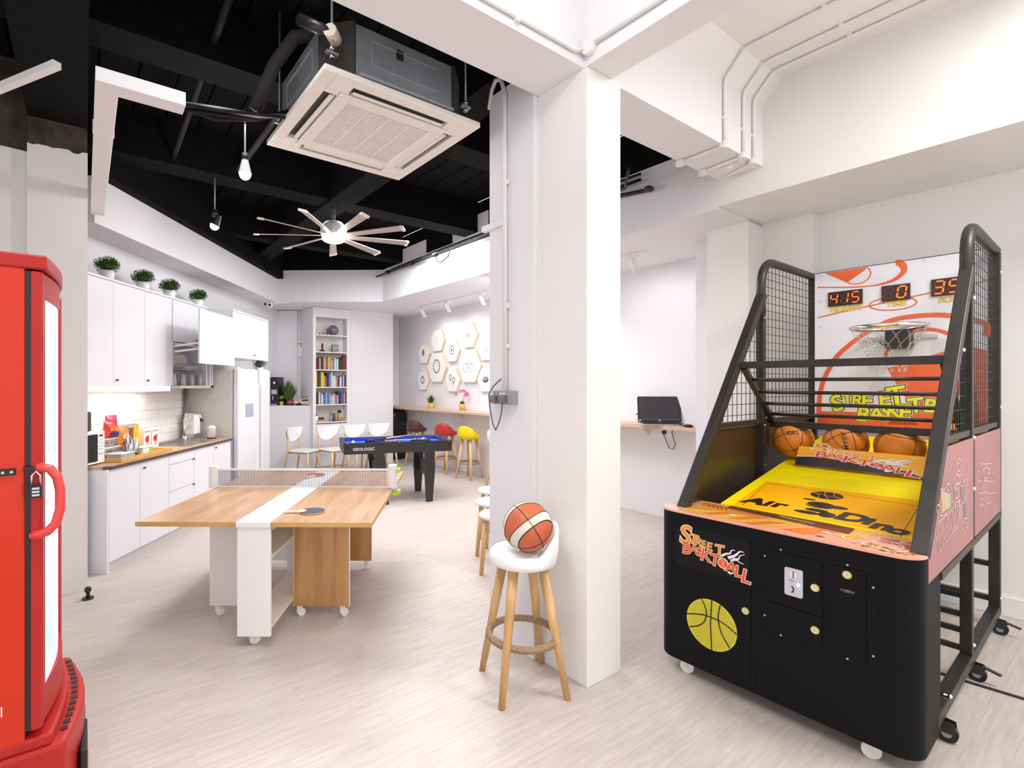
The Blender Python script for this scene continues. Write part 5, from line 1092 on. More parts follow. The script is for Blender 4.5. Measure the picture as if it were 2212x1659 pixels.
m = MB().cyl((.073, -.0165, .672), (.073, -.016, .672), .015, n=20).build('coin_slot_plate', chr_m, cd); bx('coin_slot', blp_m, .0715, .0745, -.018, -.0165, .658, .686, cd)
m = MB(); text(m, 'COIN', .008, Matrix.Translation((.066, -.0166, .642)) @ Matrix.Rotation(pi/2, 4, 'X'), .01); m.build('lettering', dk, cd)
MB().sph((.092, -.017, .632), .007).build('blue_led', mat('blue_led', (.2, .5, .9), emit=(.15, .45, 1), es=2.5), cd)
m = MB(); pline(m, arc(.062, .607, .012, .014, -70, 70, 10), .006, MFm(-.0167)); m.build('return_slot', dk, cd)
MB().sph((.262, -.006, .660), .022, sq=(1.25, .5, .42)).build('ticket_mouth', mat('smoked_dome', (.03, .03, .035), .08, coat=1.), td)
o = MB()
for x_, z_ in ((-.045, .72), (-.045, .45), (.02, .765), (.02, .385), (.262, .765), (.262, .384), (.345, .70), (.345, .43)): o.cyl((x_, -.0045, z_), (x_, -.0025, z_), .0042, n=10)
o.build('screws', stl_m, am)
o = MB()
for x_, z_ in ((.215, .70), (.305, .685), (.215, .62), (.305, .60), (.262, .56), (.262, .49)): o.cyl((x_, -.0085, z_), (x_, -.008, z_), .003, n=8)
o.build('screw_holes', line_m, td)
# yellow speaker grille shaped as a ball
cx, cz, cr = -.285, .317, .122
MB().cyl((cx, -.0062, cz), (cx, -.0085, cz), cr, n=48).build('speaker_grille', mat('grille_yellow', (.72, .62, .03), .45), sd)
m = MB(); st_ = .0092; MM = MFm(-.0088)
for i in range(-14, 15):
    for j in range(-16, 17):
        x_ = i*st_+(j % 2)*st_/2; z_ = j*st_*.87
        if x_*x_+z_*z_ < (cr-.006)**2: flat(m, arc(cx+x_, cz+z_, .0024, .0024, 0, 300, 5), MM)
tag(m.build('grille_holes', mat('grille_hole_olive', (.16, .14, .01), .7), sd), kind='stuff')
m = MB(); MM = MFm(-.0093)
pline(m, [(cx+.004, cz+cr), (cx-.002, cz), (cx+.004, cz-cr)], .006, MM); pline(m, sm([(cx-cr, cz+.012), (cx-.05, cz+.034), (cx, cz+.038), (cx+.06, cz+.03), (cx+cr, cz+.0)]), .006, MM)
pline(m, sm([(cx-.045, cz+.113), (cx-.022, cz+.06), (cx-.03, cz+.01), (cx-.06, cz-.025), (cx-.108, cz-.05)]), .006, MM); pline(m, sm([(cx+.045, cz+.113), (cx+.035, cz+.05), (cx+.05, cz-.02), (cx+.09, cz-.078)]), .006, MM)
m.build('ball_seam_lines', dk, sd)
# graffiti logo used on the door and on the banner
LOGO = [('S', 410, 505, 400, 0, 0), ('T', 590, 560, 210, 0, -6), ('R', 700, 590, 170, 0, -4), ('E', 820, 605, 140, 0, 2), ('E', 935, 625, 160, 0, -2), ('T', 1150, 650, 220, 0, 3),
        ('B', 440, 800, 240, 1, 3), ('A', 600, 775, 180, 1, 0), ('S', 715, 800, 180, 1, 4), ('K', 860, 830, 260, 1, -2), ('T', 1050, 880, 240, 1, 0), ('A', 1370, 930, 220, 1, -4), ('L', 1530, 975, 230, 1, 2), ('L', 1665, 1030, 270, 1, -3)]
def logo(parent, M, k, mats, dy=.07, ysq=1.):          # M: logo plane (x right, y up) with origin at the logo centre; k metres per unit
    l0, l1, l2, l3 = MB(), MB(), MB(), MB()
    for ch_, x_, y_, h_, row, an in LOGO:
        X_, Y_ = (x_-1040)*k, -(y_-760)*k*ysq+(x_-1040)*k*dy*4
        T = M @ Matrix.Translation((X_, Y_-h_*k*ysq*.5, 0)) @ Matrix.Rotation(radians(an), 4, 'Z') @ Matrix.Diagonal((1, ysq, 1, 1))
        text(l0, ch_, h_*k/.70, Matrix.Translation((0, -.0, 0)) @ T, .05, .12, 1.0)
        text(l1 if row == 0 else l2, ch_, h_*k/.70, T @ Matrix.Translation((0, 0, .0006)), .012, .12, 1.0)
    bxx, byy = (1230-1040)*k, -(905-760)*k*ysq+190*k*dy*4
    for mb, r_, dz in ((l0, 115, 0), (l2, 92, .0006)): flat(mb, arc(bxx, byy, r_*k, r_*k*ysq, 0, 360, 24), M @ Matrix.Translation((0, 0, dz)))
    for s_ in (-1, 1): pline(l0, arc(bxx+s_*70*k, byy, 60*k, 80*k*ysq, 90 if s_ > 0 else -90, 270 if s_ > 0 else 90, 10), 9*k, M @ Matrix.Translation((0, 0, .001)))
    for pts, w_ in (([(1200, 760), (1290, 690), (1370, 660), (1400, 590), (1470, 570)], 50), ([(1330, 760), (1450, 690), (1520, 620), (1560, 570), (1640, 560)], 60), ([(1420, 760), (1540, 720), (1560, 660), (1660, 600)], 40), ([(1380, 800), (1500, 760), (1560, 790), (1640, 800)], 40), ([(1340, 1040), (1380, 1070), (1430, 1040)], 60)):
        pline(l3, sm([((x_-1040)*k, -(y_-760)*k*ysq+(x_-1040)*k*dy*4) for x_, y_ in pts]), lambda q, w_=w_: w_*k*(1-.75*q), M @ Matrix.Translation((0, 0, .0004)))
    l0.build('logo_outline', mats[0], parent); l1.build('logo_lettering', mats[1], parent); l2.build('logo_lettering', mats[2], parent); l3.build('logo_flame', mats[3], parent)
lo_cream, lo_or, lo_red, lo_fl = mat('logo_cream', (.90, .72, .40), .4), mat('logo_orange', (.88, .28, .03), .4), mat('logo_red', (.80, .09, .04), .4), mat('logo_flame_white', (.85, .80, .86), .4)
X_, Z_ = fp(1543.5, 1195.6); logo(sd, MFm(-.0082) @ Matrix.Translation((X_, Z_, 0)), .000232, (lo_cream, lo_or, lo_red, lo_fl), -.004)
# playfield
T0 = .315; PH = math.atan(.1765); c_, s_ = cos(PH), sin(PH)
def MFl(e): return Matrix(((1, 0, 0, 0), (0, c_, -s_, T0), (0, s_, c_, .85), (0, 0, 0, 1))) @ Matrix.Translation((0, 0, e))
def ff(px, py):
    h_ = hit(px, py, (0, T0, .85), (0, -s_, c_)); return (h_.x, (h_.y-T0)/c_)
m = MB(); m.M = MFl(0); m.box(-.39, .45, 0, 1.65, -.012, 0); fy = m.build('ball_ramp', mat('ramp_yellow', (1., .80, .0), .4, var=.05, scale=3, spec=.3, stretch=(1, 14, 1)), am)
bx('ramp_underside', blk_m, L_+.03, R_-.03, .30, 1.95, .74, .80, am)
m = MB(); c4 = [ff(1647, 1038.6), ff(2001.6, 1086.9)]; flat(m, [(-.33, .01), (.41, .01), (.41, c4[1][1]+.02), (-.33, c4[0][1])], MFl(.0008)); m.build('orange_decal', mat('decal_orange', (1., .46, .0), .35, spec=.3), am)
m = MB(); y0_ = ff(1656, 1044); y1_ = ff(1985, 1094); pline(m, [ff(1604, 1092), (y0_[0], y0_[1]), (y1_[0], y1_[1]), ff(1945, 1160)], .003, MFl(.0014))
KX = .0030
for ch_, px, py, w_ in (('A', 1628, 1083, .125), ('i', 1657, 1088, .115), ('r', 1682, 1091, .12), ('D', 1838, 1119, .14), ('i', 1874, 1127, .12), ('n', 1903, 1137, .13), ('o', 1938, 1147, .12)):
    x_, y_ = ff(px, py); text(m, ch_, w_, MFl(.0016) @ Matrix.Translation((x_, y_-w_*.30, 0)), .055, .15, 1.15)
x_, y_ = ff(1786, 1071); flat(m, arc(x_, y_, .072, .055, 0, 360, 30), MFl(.0014))
for px_, py_, a_, b_ in ((1772, 1092, .062, .045), (1808, 1097, .045, .022), (1742, 1107, .055, .020), (1786, 1113, .036, .034), (1764, 1103, .05, .02), (1748, 1079, .03, .010)):
    x_, y_ = ff(px_, py_); flat(m, arc(x_, y_, a_, b_, 0, 360, 24), MFl(.0014))
m.build('decal_lettering', dk, am)
m = MB(); x_, y_ = ff(1786, 1071)
pline(m, [(x_-.06, y_+.02), (x_, y_-.005), (x_+.065, y_-.02)], .003, MFl(.0022)); pline(m, [(x_-.02, y_+.05), (x_-.01, y_), (x_+.02, y_-.05)], .003, MFl(.0022)); pline(m, arc(x_+.07, y_+.04, .05, .05, 160, 270, 8), .003, MFl(.0022)); pline(m, arc(x_-.07, y_-.04, .045, .05, -20, 80, 8), .003, MFl(.0022))
x_, y_ = ff(1780, 1092); pline(m, arc(x_, y_, .072, .052, 150, 330, 14), .003, MFl(.0022)); m.build('decal_highlights', mat('decal_orange', (.90, .42, .01)), am)
# banner board in front of the balls
bz0, bz1 = Vector((-.30, 1.085, .995)), Vector((.43, 1.085, .995))
upv = Vector((0, .42, .91)); BMm = Matrix(((1, 0, 0, -.01), (0, upv.y, -upv.z, 1.085), (0, upv.z, upv.y, .997), (0, 0, 0, 1)))
BMm = BMm @ Matrix.Rotation(radians(-1.0), 4, 'Z')
def bh(px, py):
    n_ = Vector((0, -upv.z, upv.y)); h_ = hit(px, py, (0, 1.085, .997), n_); v_ = BMm.inverted() @ h_; return (v_.x, v_.y)
b0, b1, b2, b3 = bh(1717, 1004), bh(1726, 963), bh(2014, 988), bh(2006, 1034)
m = MB(); m.M = BMm; m.prism([b0, b3, b2, b1], -.006, 0); bn = m.build('banner_board', mat('banner_orange', (1., .45, .01), .4), am, .001)
m = MB(); flat(m, [b0, b3, bh(1961, 1019), bh(1900, 1010), bh(1770, 987), bh(1720, 986)], BMm @ Matrix.Translation((0, 0, .0007))); m.build('black_band', dk, bn)
m = MB(); pline(m, [bh(1720, 985.5), bh(1768, 986)], .004, BMm @ Matrix.Translation((0, 0, .001))); pline(m, [bh(1961, 1020), bh(2006, 1033)], .004, BMm @ Matrix.Translation((0, 0, .001))); tag(m.build('white_line', whp, bn), kind='stuff')
q_ = bh(1864, 993); logo(bn, BMm @ Matrix.Translation((q_[0], q_[1], .0012)), .000345, (mat('logo_white', (.88, .86, .84), .4), lo_or, mat('logo_deep_red', (.72, .05, .04), .4), lo_fl), -.012, .42)
# side panels with faint line drawings
prt = mat('faded_pink_print', (.43, .165, .16), .4, var=.1, scale=3); inn = mat('dark_inner_panel', (.035, .02, .008), .35)
P1_ = [(.10, .735), (1.045, .735), (1.045, 1.235), (.43, 1.235), (.15, .885), (.10, .86)]; P2_ = [(1.095, .735), (1.96, .735), (1.96, 1.235), (1.095, 1.235)]
for s_x, inside in ((R_, -1), (L_, 1)):
    for P_, nm_ in ((P1_, 'side_panel'), (P2_, 'side_panel')):
        MB().prism(P_, s_x+inside*.0-.002, s_x+.002, 'x').build(nm_, prt, am); MB().prism(P_, s_x+inside*.012-.002, s_x+inside*.012+.002, 'x').build('inner_lining', inn, am)
MS = lambda e: Matrix(((0, 0, 1, R_+.002+e), (1, 0, 0, 0), (0, 1, 0, 0), (0, 0, 0, 1)))
def sh(px, py): h_ = hit(px, py, (R_+.002, 0, 0), (1, 0, 0)); return (h_.y, h_.z)
Z6 = lambda x_, y_: sh(1980+x_/5.53, 940+y_/5.53)
sc = mat('pale_chalk_line', (.60, .48, .40), .5)
m = MB()
for pts in ([(250, 960), (230, 880), (250, 830), (290, 890), (270, 960), (330, 950), (380, 880)], [(250, 1040), (320, 980), (400, 900), (470, 800), (510, 790)], [(220, 1270), (250, 1150), (240, 1050)], [(265, 1420), (250, 1260), (270, 1400), (320, 1230), (350, 1275), (400, 1200), (430, 1150), (490, 1100)],
            [(440, 470), (440, 400), (480, 300), (510, 290), (535, 350), (530, 450), (490, 480), (450, 450)], [(490, 480), (510, 560), (470, 600), (440, 640)], [(280, 640), (330, 650), (370, 570), (400, 640), (410, 700), (450, 600), (490, 570), (540, 620), (550, 560), (590, 530), (600, 600), (580, 720), (560, 810), (530, 780), (540, 640)],
            [(590, 340), (600, 430), (620, 320), (620, 420)], [(440, 860), (455, 900), (460, 850), (480, 910), (485, 850)], [(530, 870), (505, 865), (500, 900), (525, 920), (520, 960), (500, 965)], [(350, 1000), (370, 960), (360, 1090), (340, 1080), (350, 1010)], [(290, 1130), (310, 1100), (300, 1160), (280, 1190)], [(420, 920), (440, 1080), (470, 1080), (510, 940)], [(560, 1000), (620, 1000), (580, 1090), (620, 1110)], [(540, 1200), (550, 1140), (530, 1120)],
            [(735, 250), (720, 400), (740, 430), (760, 340), (800, 350), (850, 340), (900, 330), (935, 210), (930, 350), (900, 440), (940, 460)], [(720, 560), (750, 545), (780, 620), (800, 550), (850, 550), (900, 560), (930, 540)], [(730, 700), (780, 690), (820, 680), (870, 700), (940, 690), (900, 780), (840, 820), (780, 760), (740, 800), (750, 840), (800, 830)], [(780, 420), (830, 380), (880, 430), (850, 500), (800, 520), (790, 450)], [(740, 830), (730, 950)], [(800, 850), (800, 950)], [(850, 830), (860, 900)]):
    pline(m, sm([Z6(*p) for p in pts], 3), .006, MS(.0012))
for x_, y_, r1, r2 in ((470, 700, 20, 55), (495, 380, 22, 50), (365, 620, 12, 40), (850, 430, 20, 30)): pline(m, [Z6(x_+r1*cos(k*.5), y_+r2*sin(k*.5)) for k in range(13)], .007, MS(.0012))
text(m, 'M5', .10, MS(.0014) @ Matrix.Translation((*Z6(485, 960), 0)), .0)
m.build('chalk_drawing', sc, am)
m = MB(); flat(m, [Z6(285, 660), Z6(340, 680), Z6(340, 900), Z6(300, 940)], MS(.0006)); m.build('drawing_fill', mat('dull_orange_print', (.62, .36, .20), .4), am)
m = MB(); flat(m, [Z6(340, 680), Z6(400, 700), Z6(400, 860), Z6(340, 900)], MS(.0006)); m.build('drawing_fill', mat('dull_green_print', (.42, .45, .24), .4), am)
m = MB(); flat(m, [Z6(555+30*cos(k*.5), 680+110*sin(k*.5)) for k in range(12)], MS(.0008)); flat(m, [Z6(460+16*cos(k*.5), 690+80*sin(k*.5)) for k in range(12)], MS(.0008)); flat(m, [Z6(560, 800), Z6(600, 820), Z6(600, 1010), Z6(570, 1000)], MS(.0008)); m.build('drawing_fill', mat('dull_grey_print', (.25, .19, .18), .4), am)
# steel frame
def sq(name, pts, w=.05, m=frm_m): 
    b_ = MB()
    for i in range(len(pts)-1): b_.bar(pts[i], pts[i+1], w, w, (1, 0, 0) if abs(pts[i][0]-pts[i+1][0]) < .01 else (0, 0, 1))
    return b_.build(name, m, am, .004)
W2 = .024
for s_x in (L_, R_):
    o_ = -W2 if s_x > 0 else W2
    x_ = s_x+o_
    sq('front_post', [(x_, .10, .83), (x_, 1.085, 2.085)], .052)
    sq('middle_post', [(x_, 1.07, .15), (x_, 1.07, 2.0)], .046); sq('back_post', [(x_, 1.985, .12), (x_, 1.985, 2.30)], .05)
    ap = [(x_, 1.07, 1.95), (x_, 1.07, 2.12)]+[(x_, 1.24-.17*cos(radians(a)), 2.14+.17*sin(radians(a))) for a in range(15, 91, 15)]+[(x_, 1.5, 2.312), (x_, 1.985, 2.312)]
    MB().tube(ap, .027, 12).build('cage_arch', frm_m, am)
    sq('mesh_rail', [(x_, .46, 1.258), (x_, 1.985, 1.258)], .032); sq('lower_rail', [(x_+(.012 if s_x > 0 else -.012), .325, .712), (x_+(.012 if s_x > 0 else -.012), 1.985, .712)], .034); sq('base_rail', [(x_, .28, .125), (x_, 2.01, .125)], .05)
    MB().bar((x_, 1.07, .74), (x_, 1.07, 1.235), .05, .05, (1, 0, 0)).build('panel_joint', frm_m, am)
    # wire mesh
    m = MB(); k = 0
    y_ = 1.12
    while y_ < 1.96:
        zt = 2.30 if y_ > 1.26 else 2.14+.16*sqrt(max(0, 1-((1.24-y_)/.17)**2)); m.cyl((x_, y_, 1.27), (x_, y_, zt), .0022, n=5, cap=False); y_ += .060
    z_ = 1.31
    while z_ < 2.29:
        y0_ = 1.09 if z_ < 2.14 else 1.24-.17*sqrt(max(0, 1-((z_-2.14)/.17)**2)); m.cyl((x_, y0_, z_), (x_, 1.965, z_), .0022, n=5, cap=False); z_ += .052
    tag(m.build('wire_mesh', blk_m, am), kind='stuff')
    m = MB(); y_ = .55
    while y_ < 1.05:
        m.cyl((x_, y_, 1.27), (x_, y_, .83+(y_-.10)*1.274), .0022, n=5, cap=False); y_ += .060
    z_ = 1.31
    while z_ < 1.98:
        m.cyl((x_, .10+(z_-.83)/1.274, z_), (x_, 1.05, z_), .0022, n=5, cap=False); z_ += .066
    tag(m.build('wire_mesh', blk_m, am), kind='stuff')
    for (y_, z_) in ((1.985, 2.18), (1.985, 1.36), (1.07, 1.93), (1.07, 1.235), (.80, 1.66), (1.07, .98), (1.985, .20), (1.07, .20), (.5, .155)):
        MB().sph((x_+(.024 if s_x > 0 else -.0), y_, z_), .010, 10, 6).cyl((x_-.026, y_, z_), (x_+.027, y_, z_), .005, n=8).build('bolt', chr_m, am)
    for y_, ty in ((.42, 0), (1.14, 1), (1.93, 1)):
        t0 = castor_ = MB().cyl((x_, y_, .10), (x_, y_, .092), .025, n=12).cyl((x_, y_, .035), (x_, y_, .10), .012, n=8).build('castor', blk_m, am)
        xw = x_+(.028 if s_x > 0 else -.028); MB().cyl((xw, y_-.013, .036), (xw, y_+.013, .036), .036, n=20).build('wheel', blp_m, t0); MB().cyl((xw, y_-.0145, .036), (xw, y_+.0145, .036), .017, n=16).build('hub', grey_m, t0)
        MB().prism([(xw-.03, .04), (xw+.03, .04), (xw+.025, .085), (xw-.03, .09)], y_-.019, y_-.0155, 'y').prism([(xw-.03, .04), (xw+.03, .04), (xw+.025, .085), (xw-.03, .09)], y_+.0155, y_+.019, 'y').build('fork', blk_m, t0)
        if ty: MB().bar((xw+.02, y_, .080), (xw+.085, y_-.01, .066), .022, .007).build('brake_pedal', blk_m, t0)
for z_ in (.17, .26, .34, .435): MB().bar((L_+.04, 1.07, z_), (R_-.04, 1.07, z_), .024, .024).build('cross_bar', blk_m, am)
for z_ in (.19, .40): MB().bar((L_+.04, 1.985, z_), (R_-.04, 1.985, z_), .03, .03).build('cross_bar', blk_m, am)
MB().bar((L_+.0, .74, 1.615), (R_-.0, .74, 1.615), .05, .04).build('guard_top_bar', frm_m, am, .003); MB().bar((L_+.03, 1.20, 1.238), (R_-.03, 1.20, 1.238), .045, .04).build('guard_bottom_bar', frm_m, am, .003)
for x_ in (L_+.055, R_-.055): MB().bar((x_, .75, 1.60), (x_, 1.20, 1.235), .03, .03, (1, 0, 0)).build('guard_brace', frm_m, am, .002)
for i, q in enumerate((.20, .41, .61, .80)): MB().cyl((L_+.05, .75+.45*q, 1.60-.365*q), (R_-.05, .75+.45*q, 1.60-.365*q), .0105, n=12).build('guard_rod', frm_m, am)
for x_ in (-.445, .315): castor(am, x_, .045, .075, mat('cream_castor', (.75, .75, .66), .4), .033, .3)
MB().bar((L_+.03, 1.96, 1.20), (R_-.03, 1.96, 1.20), .03, .03).build('back_rail', frm_m, am)
# backboard
bb_ = bx('backboard', mat('backboard_white', (.78, .77, .82), .35, var=.01), L_+.05, R_-.05, 1.94, 1.95, 1.20, 2.325, am)
bx('board_edge', blk_m, L_+.05, R_-.05, 1.938, 1.952, 2.325, 2.329, bb_)
TB = 1.939
def bp(x_, y_): h_ = hit(1700+x_/4.1476, 540+y_/4.1476, (0, TB, 0), (0, 1, 0)); return (h_.x, h_.z)
MBd = lambda k: MFm(TB-.0006*k)
orr = mat('court_orange', (.80, .13, .035), .3, var=.04)
def clampx(P_): return [(min(max(a, L_+.052), R_-.052), min(max(b, 1.202), 2.322)) for a, b in P_]
m = MB(); flat(m, clampx([bp(1170, 985), bp(1450, 895), bp(1600, 850), bp(1850, 900), bp(1990, 1080), bp(2000, 1600), bp(1500, 1620), bp(275, 1570), bp(275, 1445), bp(620, 1452), bp(1130, 1440), bp(1060, 1320), bp(960, 1170), bp(900, 1060), bp(1000, 1030)]), MBd(0)); m.build('red_area_print', orr, bb_)
m = MB()
flat(m, clampx([bp(340, 207), bp(700, 157), bp(705, 175), bp(540, 292)]), MBd(1)); pline(m, clampx(sm([bp(*p) for p in ((540, 290), (600, 305), (670, 295), (725, 260), (750, 210), (735, 170), (700, 153))])), .007, MBd(1))
pline(m, clampx(sm([bp(*p) for p in ((275, 335), (450, 335), (650, 330), (800, 315), (900, 290), (980, 255), (1040, 200), (1045, 150), (1000, 105), (975, 95))])), lambda q: .008+.03*max(0, min(1, (q-.3)*2)), MBd(1))
pline(m, clampx([bp(*p) for p in ((275, 607), (450, 565), (650, 520), (780, 492), (1000, 445), (1150, 412), (1300, 380), (1750, 285), (2000, 240))]), .008, MBd(1))
pline(m, [bp(950+212*cos(k*pi/15), 480+58*sin(k*pi/15)-.07*212*cos(k*pi/15)) for k in range(30)], .008, MBd(1), True)
pline(m, clampx(sm([bp(*p) for p in ((285, 1500), (290, 1340), (320, 1190), (380, 1060), (450, 950), (560, 850), (680, 760), (800, 690), (920, 635), (1050, 605), (1200, 588), (1350, 582), (1500, 592), (1620, 610), (1800, 670), (1980, 760))])), .030, MBd(1))
pline(m, sm([bp(*p) for p in ((1060, 740), (1180, 718), (1300, 712), (1420, 740), (1500, 780))]), .022, MBd(1)); pline(m, [bp(*p) for p in ((930, 860), (890, 910), (875, 970))], .02, MBd(1)); m.build('court_line_print', orr, bb_)
m = MB(); rr2 = mat('halftone_grey', (.40, .37, .45), .5)
for i in range(26):
    for j in range(14):
        x_, y_ = 1270+i*11, 790+j*11
        if (x_-1430)**2/160**2+(y_-900)**2/110**2 < 1 and (y_ < 985-(x_-1170)*.32): a, b = bp(x_, y_); flat(m, [(a-.0012, b-.0012), (a+.0012, b-.0012), (a+.0012, b+.0012), (a-.0012, b+.0012)], MBd(2))
        x_, y_ = 740+i*11, 1170+j*9
        if (x_-880)**2/150**2+(y_-1230)**2/60**2 < 1: a, b = bp(x_, y_); flat(m, [(a-.0014, b-.0014), (a+.0014, b-.0014), (a+.0014, b+.0014), (a-.0014, b+.0014)], MBd(2))
tag(m.build('halftone_print', rr2, bb_), kind='stuff')
m = MB(); flat(m, clampx([bp(1500, 1560), bp(1560, 1330), bp(1640, 1100), bp(1700, 1250), bp(1720, 1560)]), MBd(2)); m.build('dark_red_print', mat('court_dark_red', (.42, .06, .03), .35), bb_); m = MB(); flat(m, clampx([bp(900, 1560), bp(960, 1500), bp(1100, 1490), bp(1180, 1570)]), MBd(2)); m.build('dark_red_print', mat('court_dark_red', (.42, .06, .03), .35), bb_)
# dot lettering on the board
l0, l1, l2 = MB(), MB(), MB()
def bl(ch_, x_, y_, h_, an=0, sx=1.0):
    a, b = bp(x_, y_+20); k_ = h_/4.1476*.0036
    for mb, of, e in ((l0, .085, 2), (l1, .065, 3), (l2, .03, 4)): text(mb, ch_, k_/.7, MBd(e) @ Matrix.Translation((a, b-k_/2, 0)) @ Matrix.Rotation(radians(an), 4, 'Z'), of, .1, sx)
for a in (('S', 470, 1350, 130, 20), ('T', 545, 1320, 90, 8), ('R', 625, 1325, 90), ('E', 715, 1330, 110, 4), ('E', 880, 1310, 110, 10), ('T', 990, 1280, 130, 12), ('B', 670, 1450, 110, -4), ('A', 800, 1445, 100, 4), ('S', 880, 1430, 90), ('K', 950, 1420, 100), ('E', 1055, 1430, 110, 4), ('T', 1160, 1370, 110, 10), ('B', 1280, 1375, 100), ('A', 1390, 1370, 100), ('L', 1480, 1365, 110), ('L', 1565, 1350, 120)): bl(*a)
l0.build('board_lettering_halo', whp, bb_); l1.build('board_lettering_outline', dk, bb_); l2.build('board_lettering', mat('acid_yellow', (.78, .76, .03), .4), bb_)
l0, l1 = MB(), MB()
for w_, x_, y_ in (('HIGHEST', 530, 528, ), ('TIME', 978, 485), ('SCORE', 1500, 440)):
    a, b = bp(x_, y_)
    for mb, of, e in ((l0, .045, 2), (l1, .022, 3)): text(mb, w_, .05, MBd(e) @ Matrix.Translation((a, b-.014, 0)), of, 0, .95)
l0.build('caption_outline', rd, bb_); l1.build('caption_lettering', mat('caption_yellow', (.85, .70, .05), .4), bb_)
# displays
SEG = {'0': 'abcdef', '1': 'bc', '3': 'abgcd', '4': 'fgbc', '5': 'afgcd'}
led = mat('led_orange', (1, .2, .02), emit=(1, .09, .004), es=1.1); led0 = mat('led_unlit', (.10, .03, .02), .4); dsc = mat('display_face', (.045, .008, .006), .25)
def disp(x0, x1, z0, z1, s):
    t_ = bx('score_display', blk_m, x0, x1, TB-.012, TB, z0, z1, bb_, .002); bx('display_face', dsc, x0+.004, x1-.004, TB-.0128, TB-.012, z0+.004, z1-.004, t_)
    n = len(s); w = (x1-x0-.012)/n; on, off = MB(), MB()
    for i, ch_ in enumerate(s):
        xa = x0+.006+i*w+w*.16; xb = xa+w*.62; za, zb = z0+.016, z1-.016; zc = (za+zb)/2; q_ = .012 if n < 3 else .010
        R__ = {'a': ((xa, zb), (xb, zb)), 'g': ((xa, zc), (xb, zc)), 'd': ((xa, za), (xb, za)), 'f': ((xa, zc), (xa, zb)), 'b': ((xb, zc), (xb, zb)), 'e': ((xa, za), (xa, zc)), 'c': ((xb, za), (xb, zc))}
        for k_, (p_, q2) in R__.items():
            P_, Q_ = Vector(p_), Vector(q2); d_ = (Q_-P_).normalized(); P_ = P_+d_*.005; Q_ = Q_-d_*.005
            sk2 = lambda v_: (v_[0]+(v_[1]-zc)*.12, v_[1])
            pline(on if k_ in SEG.get(ch_, '') else off, [sk2(P_), sk2(Q_)], q_*.75, MFm(TB-.0132))
    on.build('lit_digits', led, t_); off.build('unlit_digits', led0, t_)
disp(-.373, -.171, 2.068, 2.172, '415'); disp(-.066, .083, 2.066, 2.172, ' 0'); disp(.185, .335, 2.066, 2.176, '35')
for x_, y_ in ((300, 235), (302, 465), (302, 690), (305, 985), (1230, 92), (740, 170)):
    a, b = bp(x_, y_); MB().cyl((a, TB-.003, b), (a, TB, b), .004, n=8).build('board_screw', grey_m, bb_)
# hoop
hp = bx('hoop_bracket', blk_m, -.02, .10, 1.80, 1.94, 1.735, 1.855, am, .003)
hc = (.018, 1.70, 1.868); HR = .190
MB().tube([(hc[0]+HR*cos(i*pi/20), hc[1]+HR*sin(i*pi/20), hc[2]) for i in range(40)], .014, 12, True).build('hoop_rim', chr_m, am)
bx('sensor_bar', lgrey_m, -.18, .22, 1.925, 1.94, 1.80, 1.825, am, .002); MB().tube([(-.08, 1.93, 1.80), (-.06, 1.92, 1.77), (-.02, 1.90, 1.76)], .003, 6).build('sensor_lead', blk_m, am)
m = MB(); NL = 14
def np_(k, lev):
    zz = [0, .055, .11, .165, .22, .28][lev]; rr__ = [1, .86, .70, .58, .50, .46][lev]*HR; a = 2*pi*(k+.5*(lev % 2))/NL
    return Vector((hc[0]+rr__*cos(a), hc[1]+rr__*sin(a), hc[2]-.01-zz))
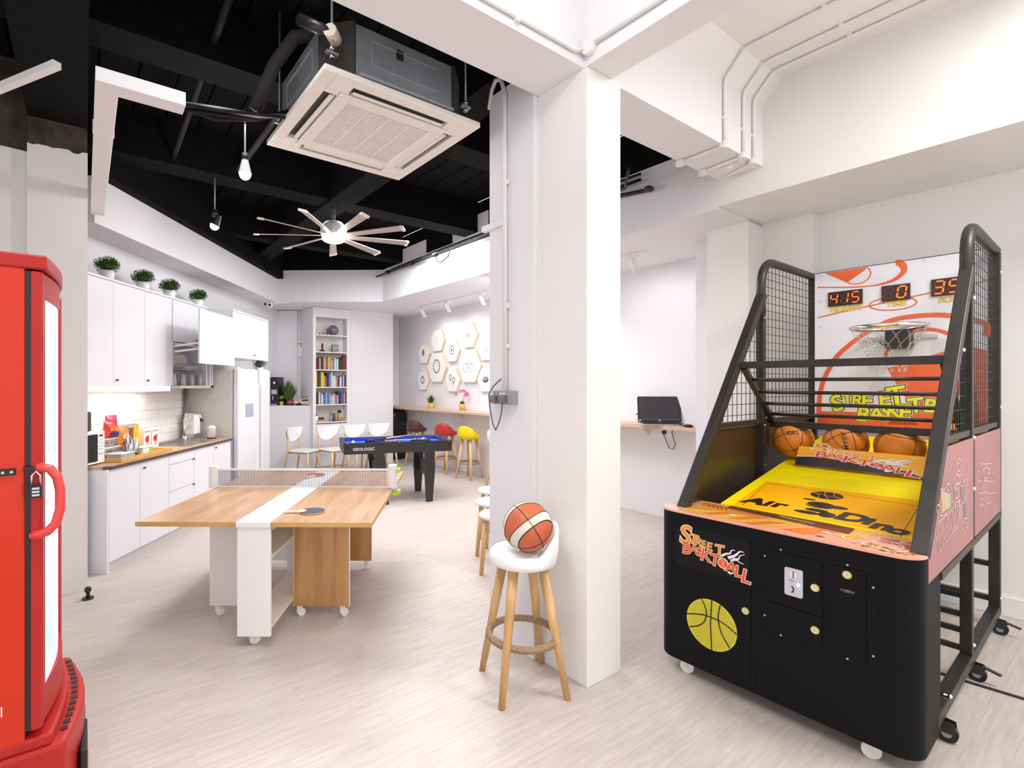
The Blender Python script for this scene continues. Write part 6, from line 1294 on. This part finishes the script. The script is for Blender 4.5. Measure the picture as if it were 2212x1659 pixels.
for lev in range(5):
    for k in range(NL):
        for dk_ in ((0, -1) if lev % 2 == 0 else (0, 1)):
            a, b = np_(k, lev), np_(k+dk_, lev+1); n_ = 4
            for j in range(n_):
                p_ = a+(b-a)*(j+.05)/n_; q_ = a+(b-a)*(j+.95)/n_; d_ = (q_-p_).normalized(); o1 = d_.orthogonal().normalized(); o1 = o1 if j % 2 else d_.cross(o1); mid = (p_+q_)/2
                m.tube([p_, mid+o1*.0045, q_, mid-o1*.0045], .0011, 3, True)
tag(m.build('chain_net', mat('bright_chain', (.8, .8, .78), .25, .9), am), kind='stuff')
# balls behind the banner
balls = ((-.365, 1.25, .0, 'basketball at the left end behind the banner board', (60, 20, 30)), (-.085, 1.25, 0, 'basketball with dark writing, second from the left behind the banner', (80, 40, 70)), (.165, 1.26, 0, 'basketball third from the left behind the banner', (40, 70, 120)), (.372, 1.45, 0, 'basketball at the right end behind the banner, partly hidden by the post', (10, 50, 200)))
for s_, t_, e_, lab, ro in balls:
    z_ = .85+.1765*(t_-.28)+.1185
    b_ = basketball('game', lab, (*m2w(s_, t_), z_), .117, (.78, .24, .015), mat('brown_seam', (.10, .03, .015), .5), None, tuple(radians(q) for q in ro), 'game basketballs')
    if 'second' in lab or 'left end' in lab:
        # printed words facing the player
        d_ = (Vector((0, 0, 1.5))-b_.location).normalized(); q_ = d_.to_track_quat('Z', 'Y').to_matrix().to_4x4()
        tm = MB(); wrd, sz, rz_ = ('ASIAMA', .034, -80) if 'second' in lab else ('GRS', .035, 8)
        vs, fs = tmesh(wrd, .01); base = Matrix.Rotation(radians(rz_), 4, 'Z')
        P_ = []
        for v_ in vs:
            w_ = base @ Vector((v_[0]*sz*1.1, v_[1]*sz, 0)); w_ = w_+Vector((-.012 if 'second' in lab else .0, .0 if 'second' in lab else .03, 0)); w_.z = sqrt(max(0, .1178**2-w_.x**2-w_.y**2)); P_.append(b_.matrix_world.inverted() @ Vector((0, 0, 0)) if False else (q_ @ w_))
        im = b_.rotation_euler.to_matrix().inverted(); tm.add([im @ Vector(p_) for p_ in P_], fs); tm.build('ball_lettering', seam_m, b_)
tag(MB().tube([(1.75, 3.10, .006), (2.10, 2.98, .006), (2.35, 2.80, .006), (2.503, 2.66, .006), (2.61, 2.54, .006), (2.72, 2.42, .006), (2.86, 2.28, .006), (3.05, 2.12, .006), (3.4, 1.9, .006)], .006, 8).build('power_cable', blp_m), 'thin black cable lying on the floor right of the machine', 'cable')
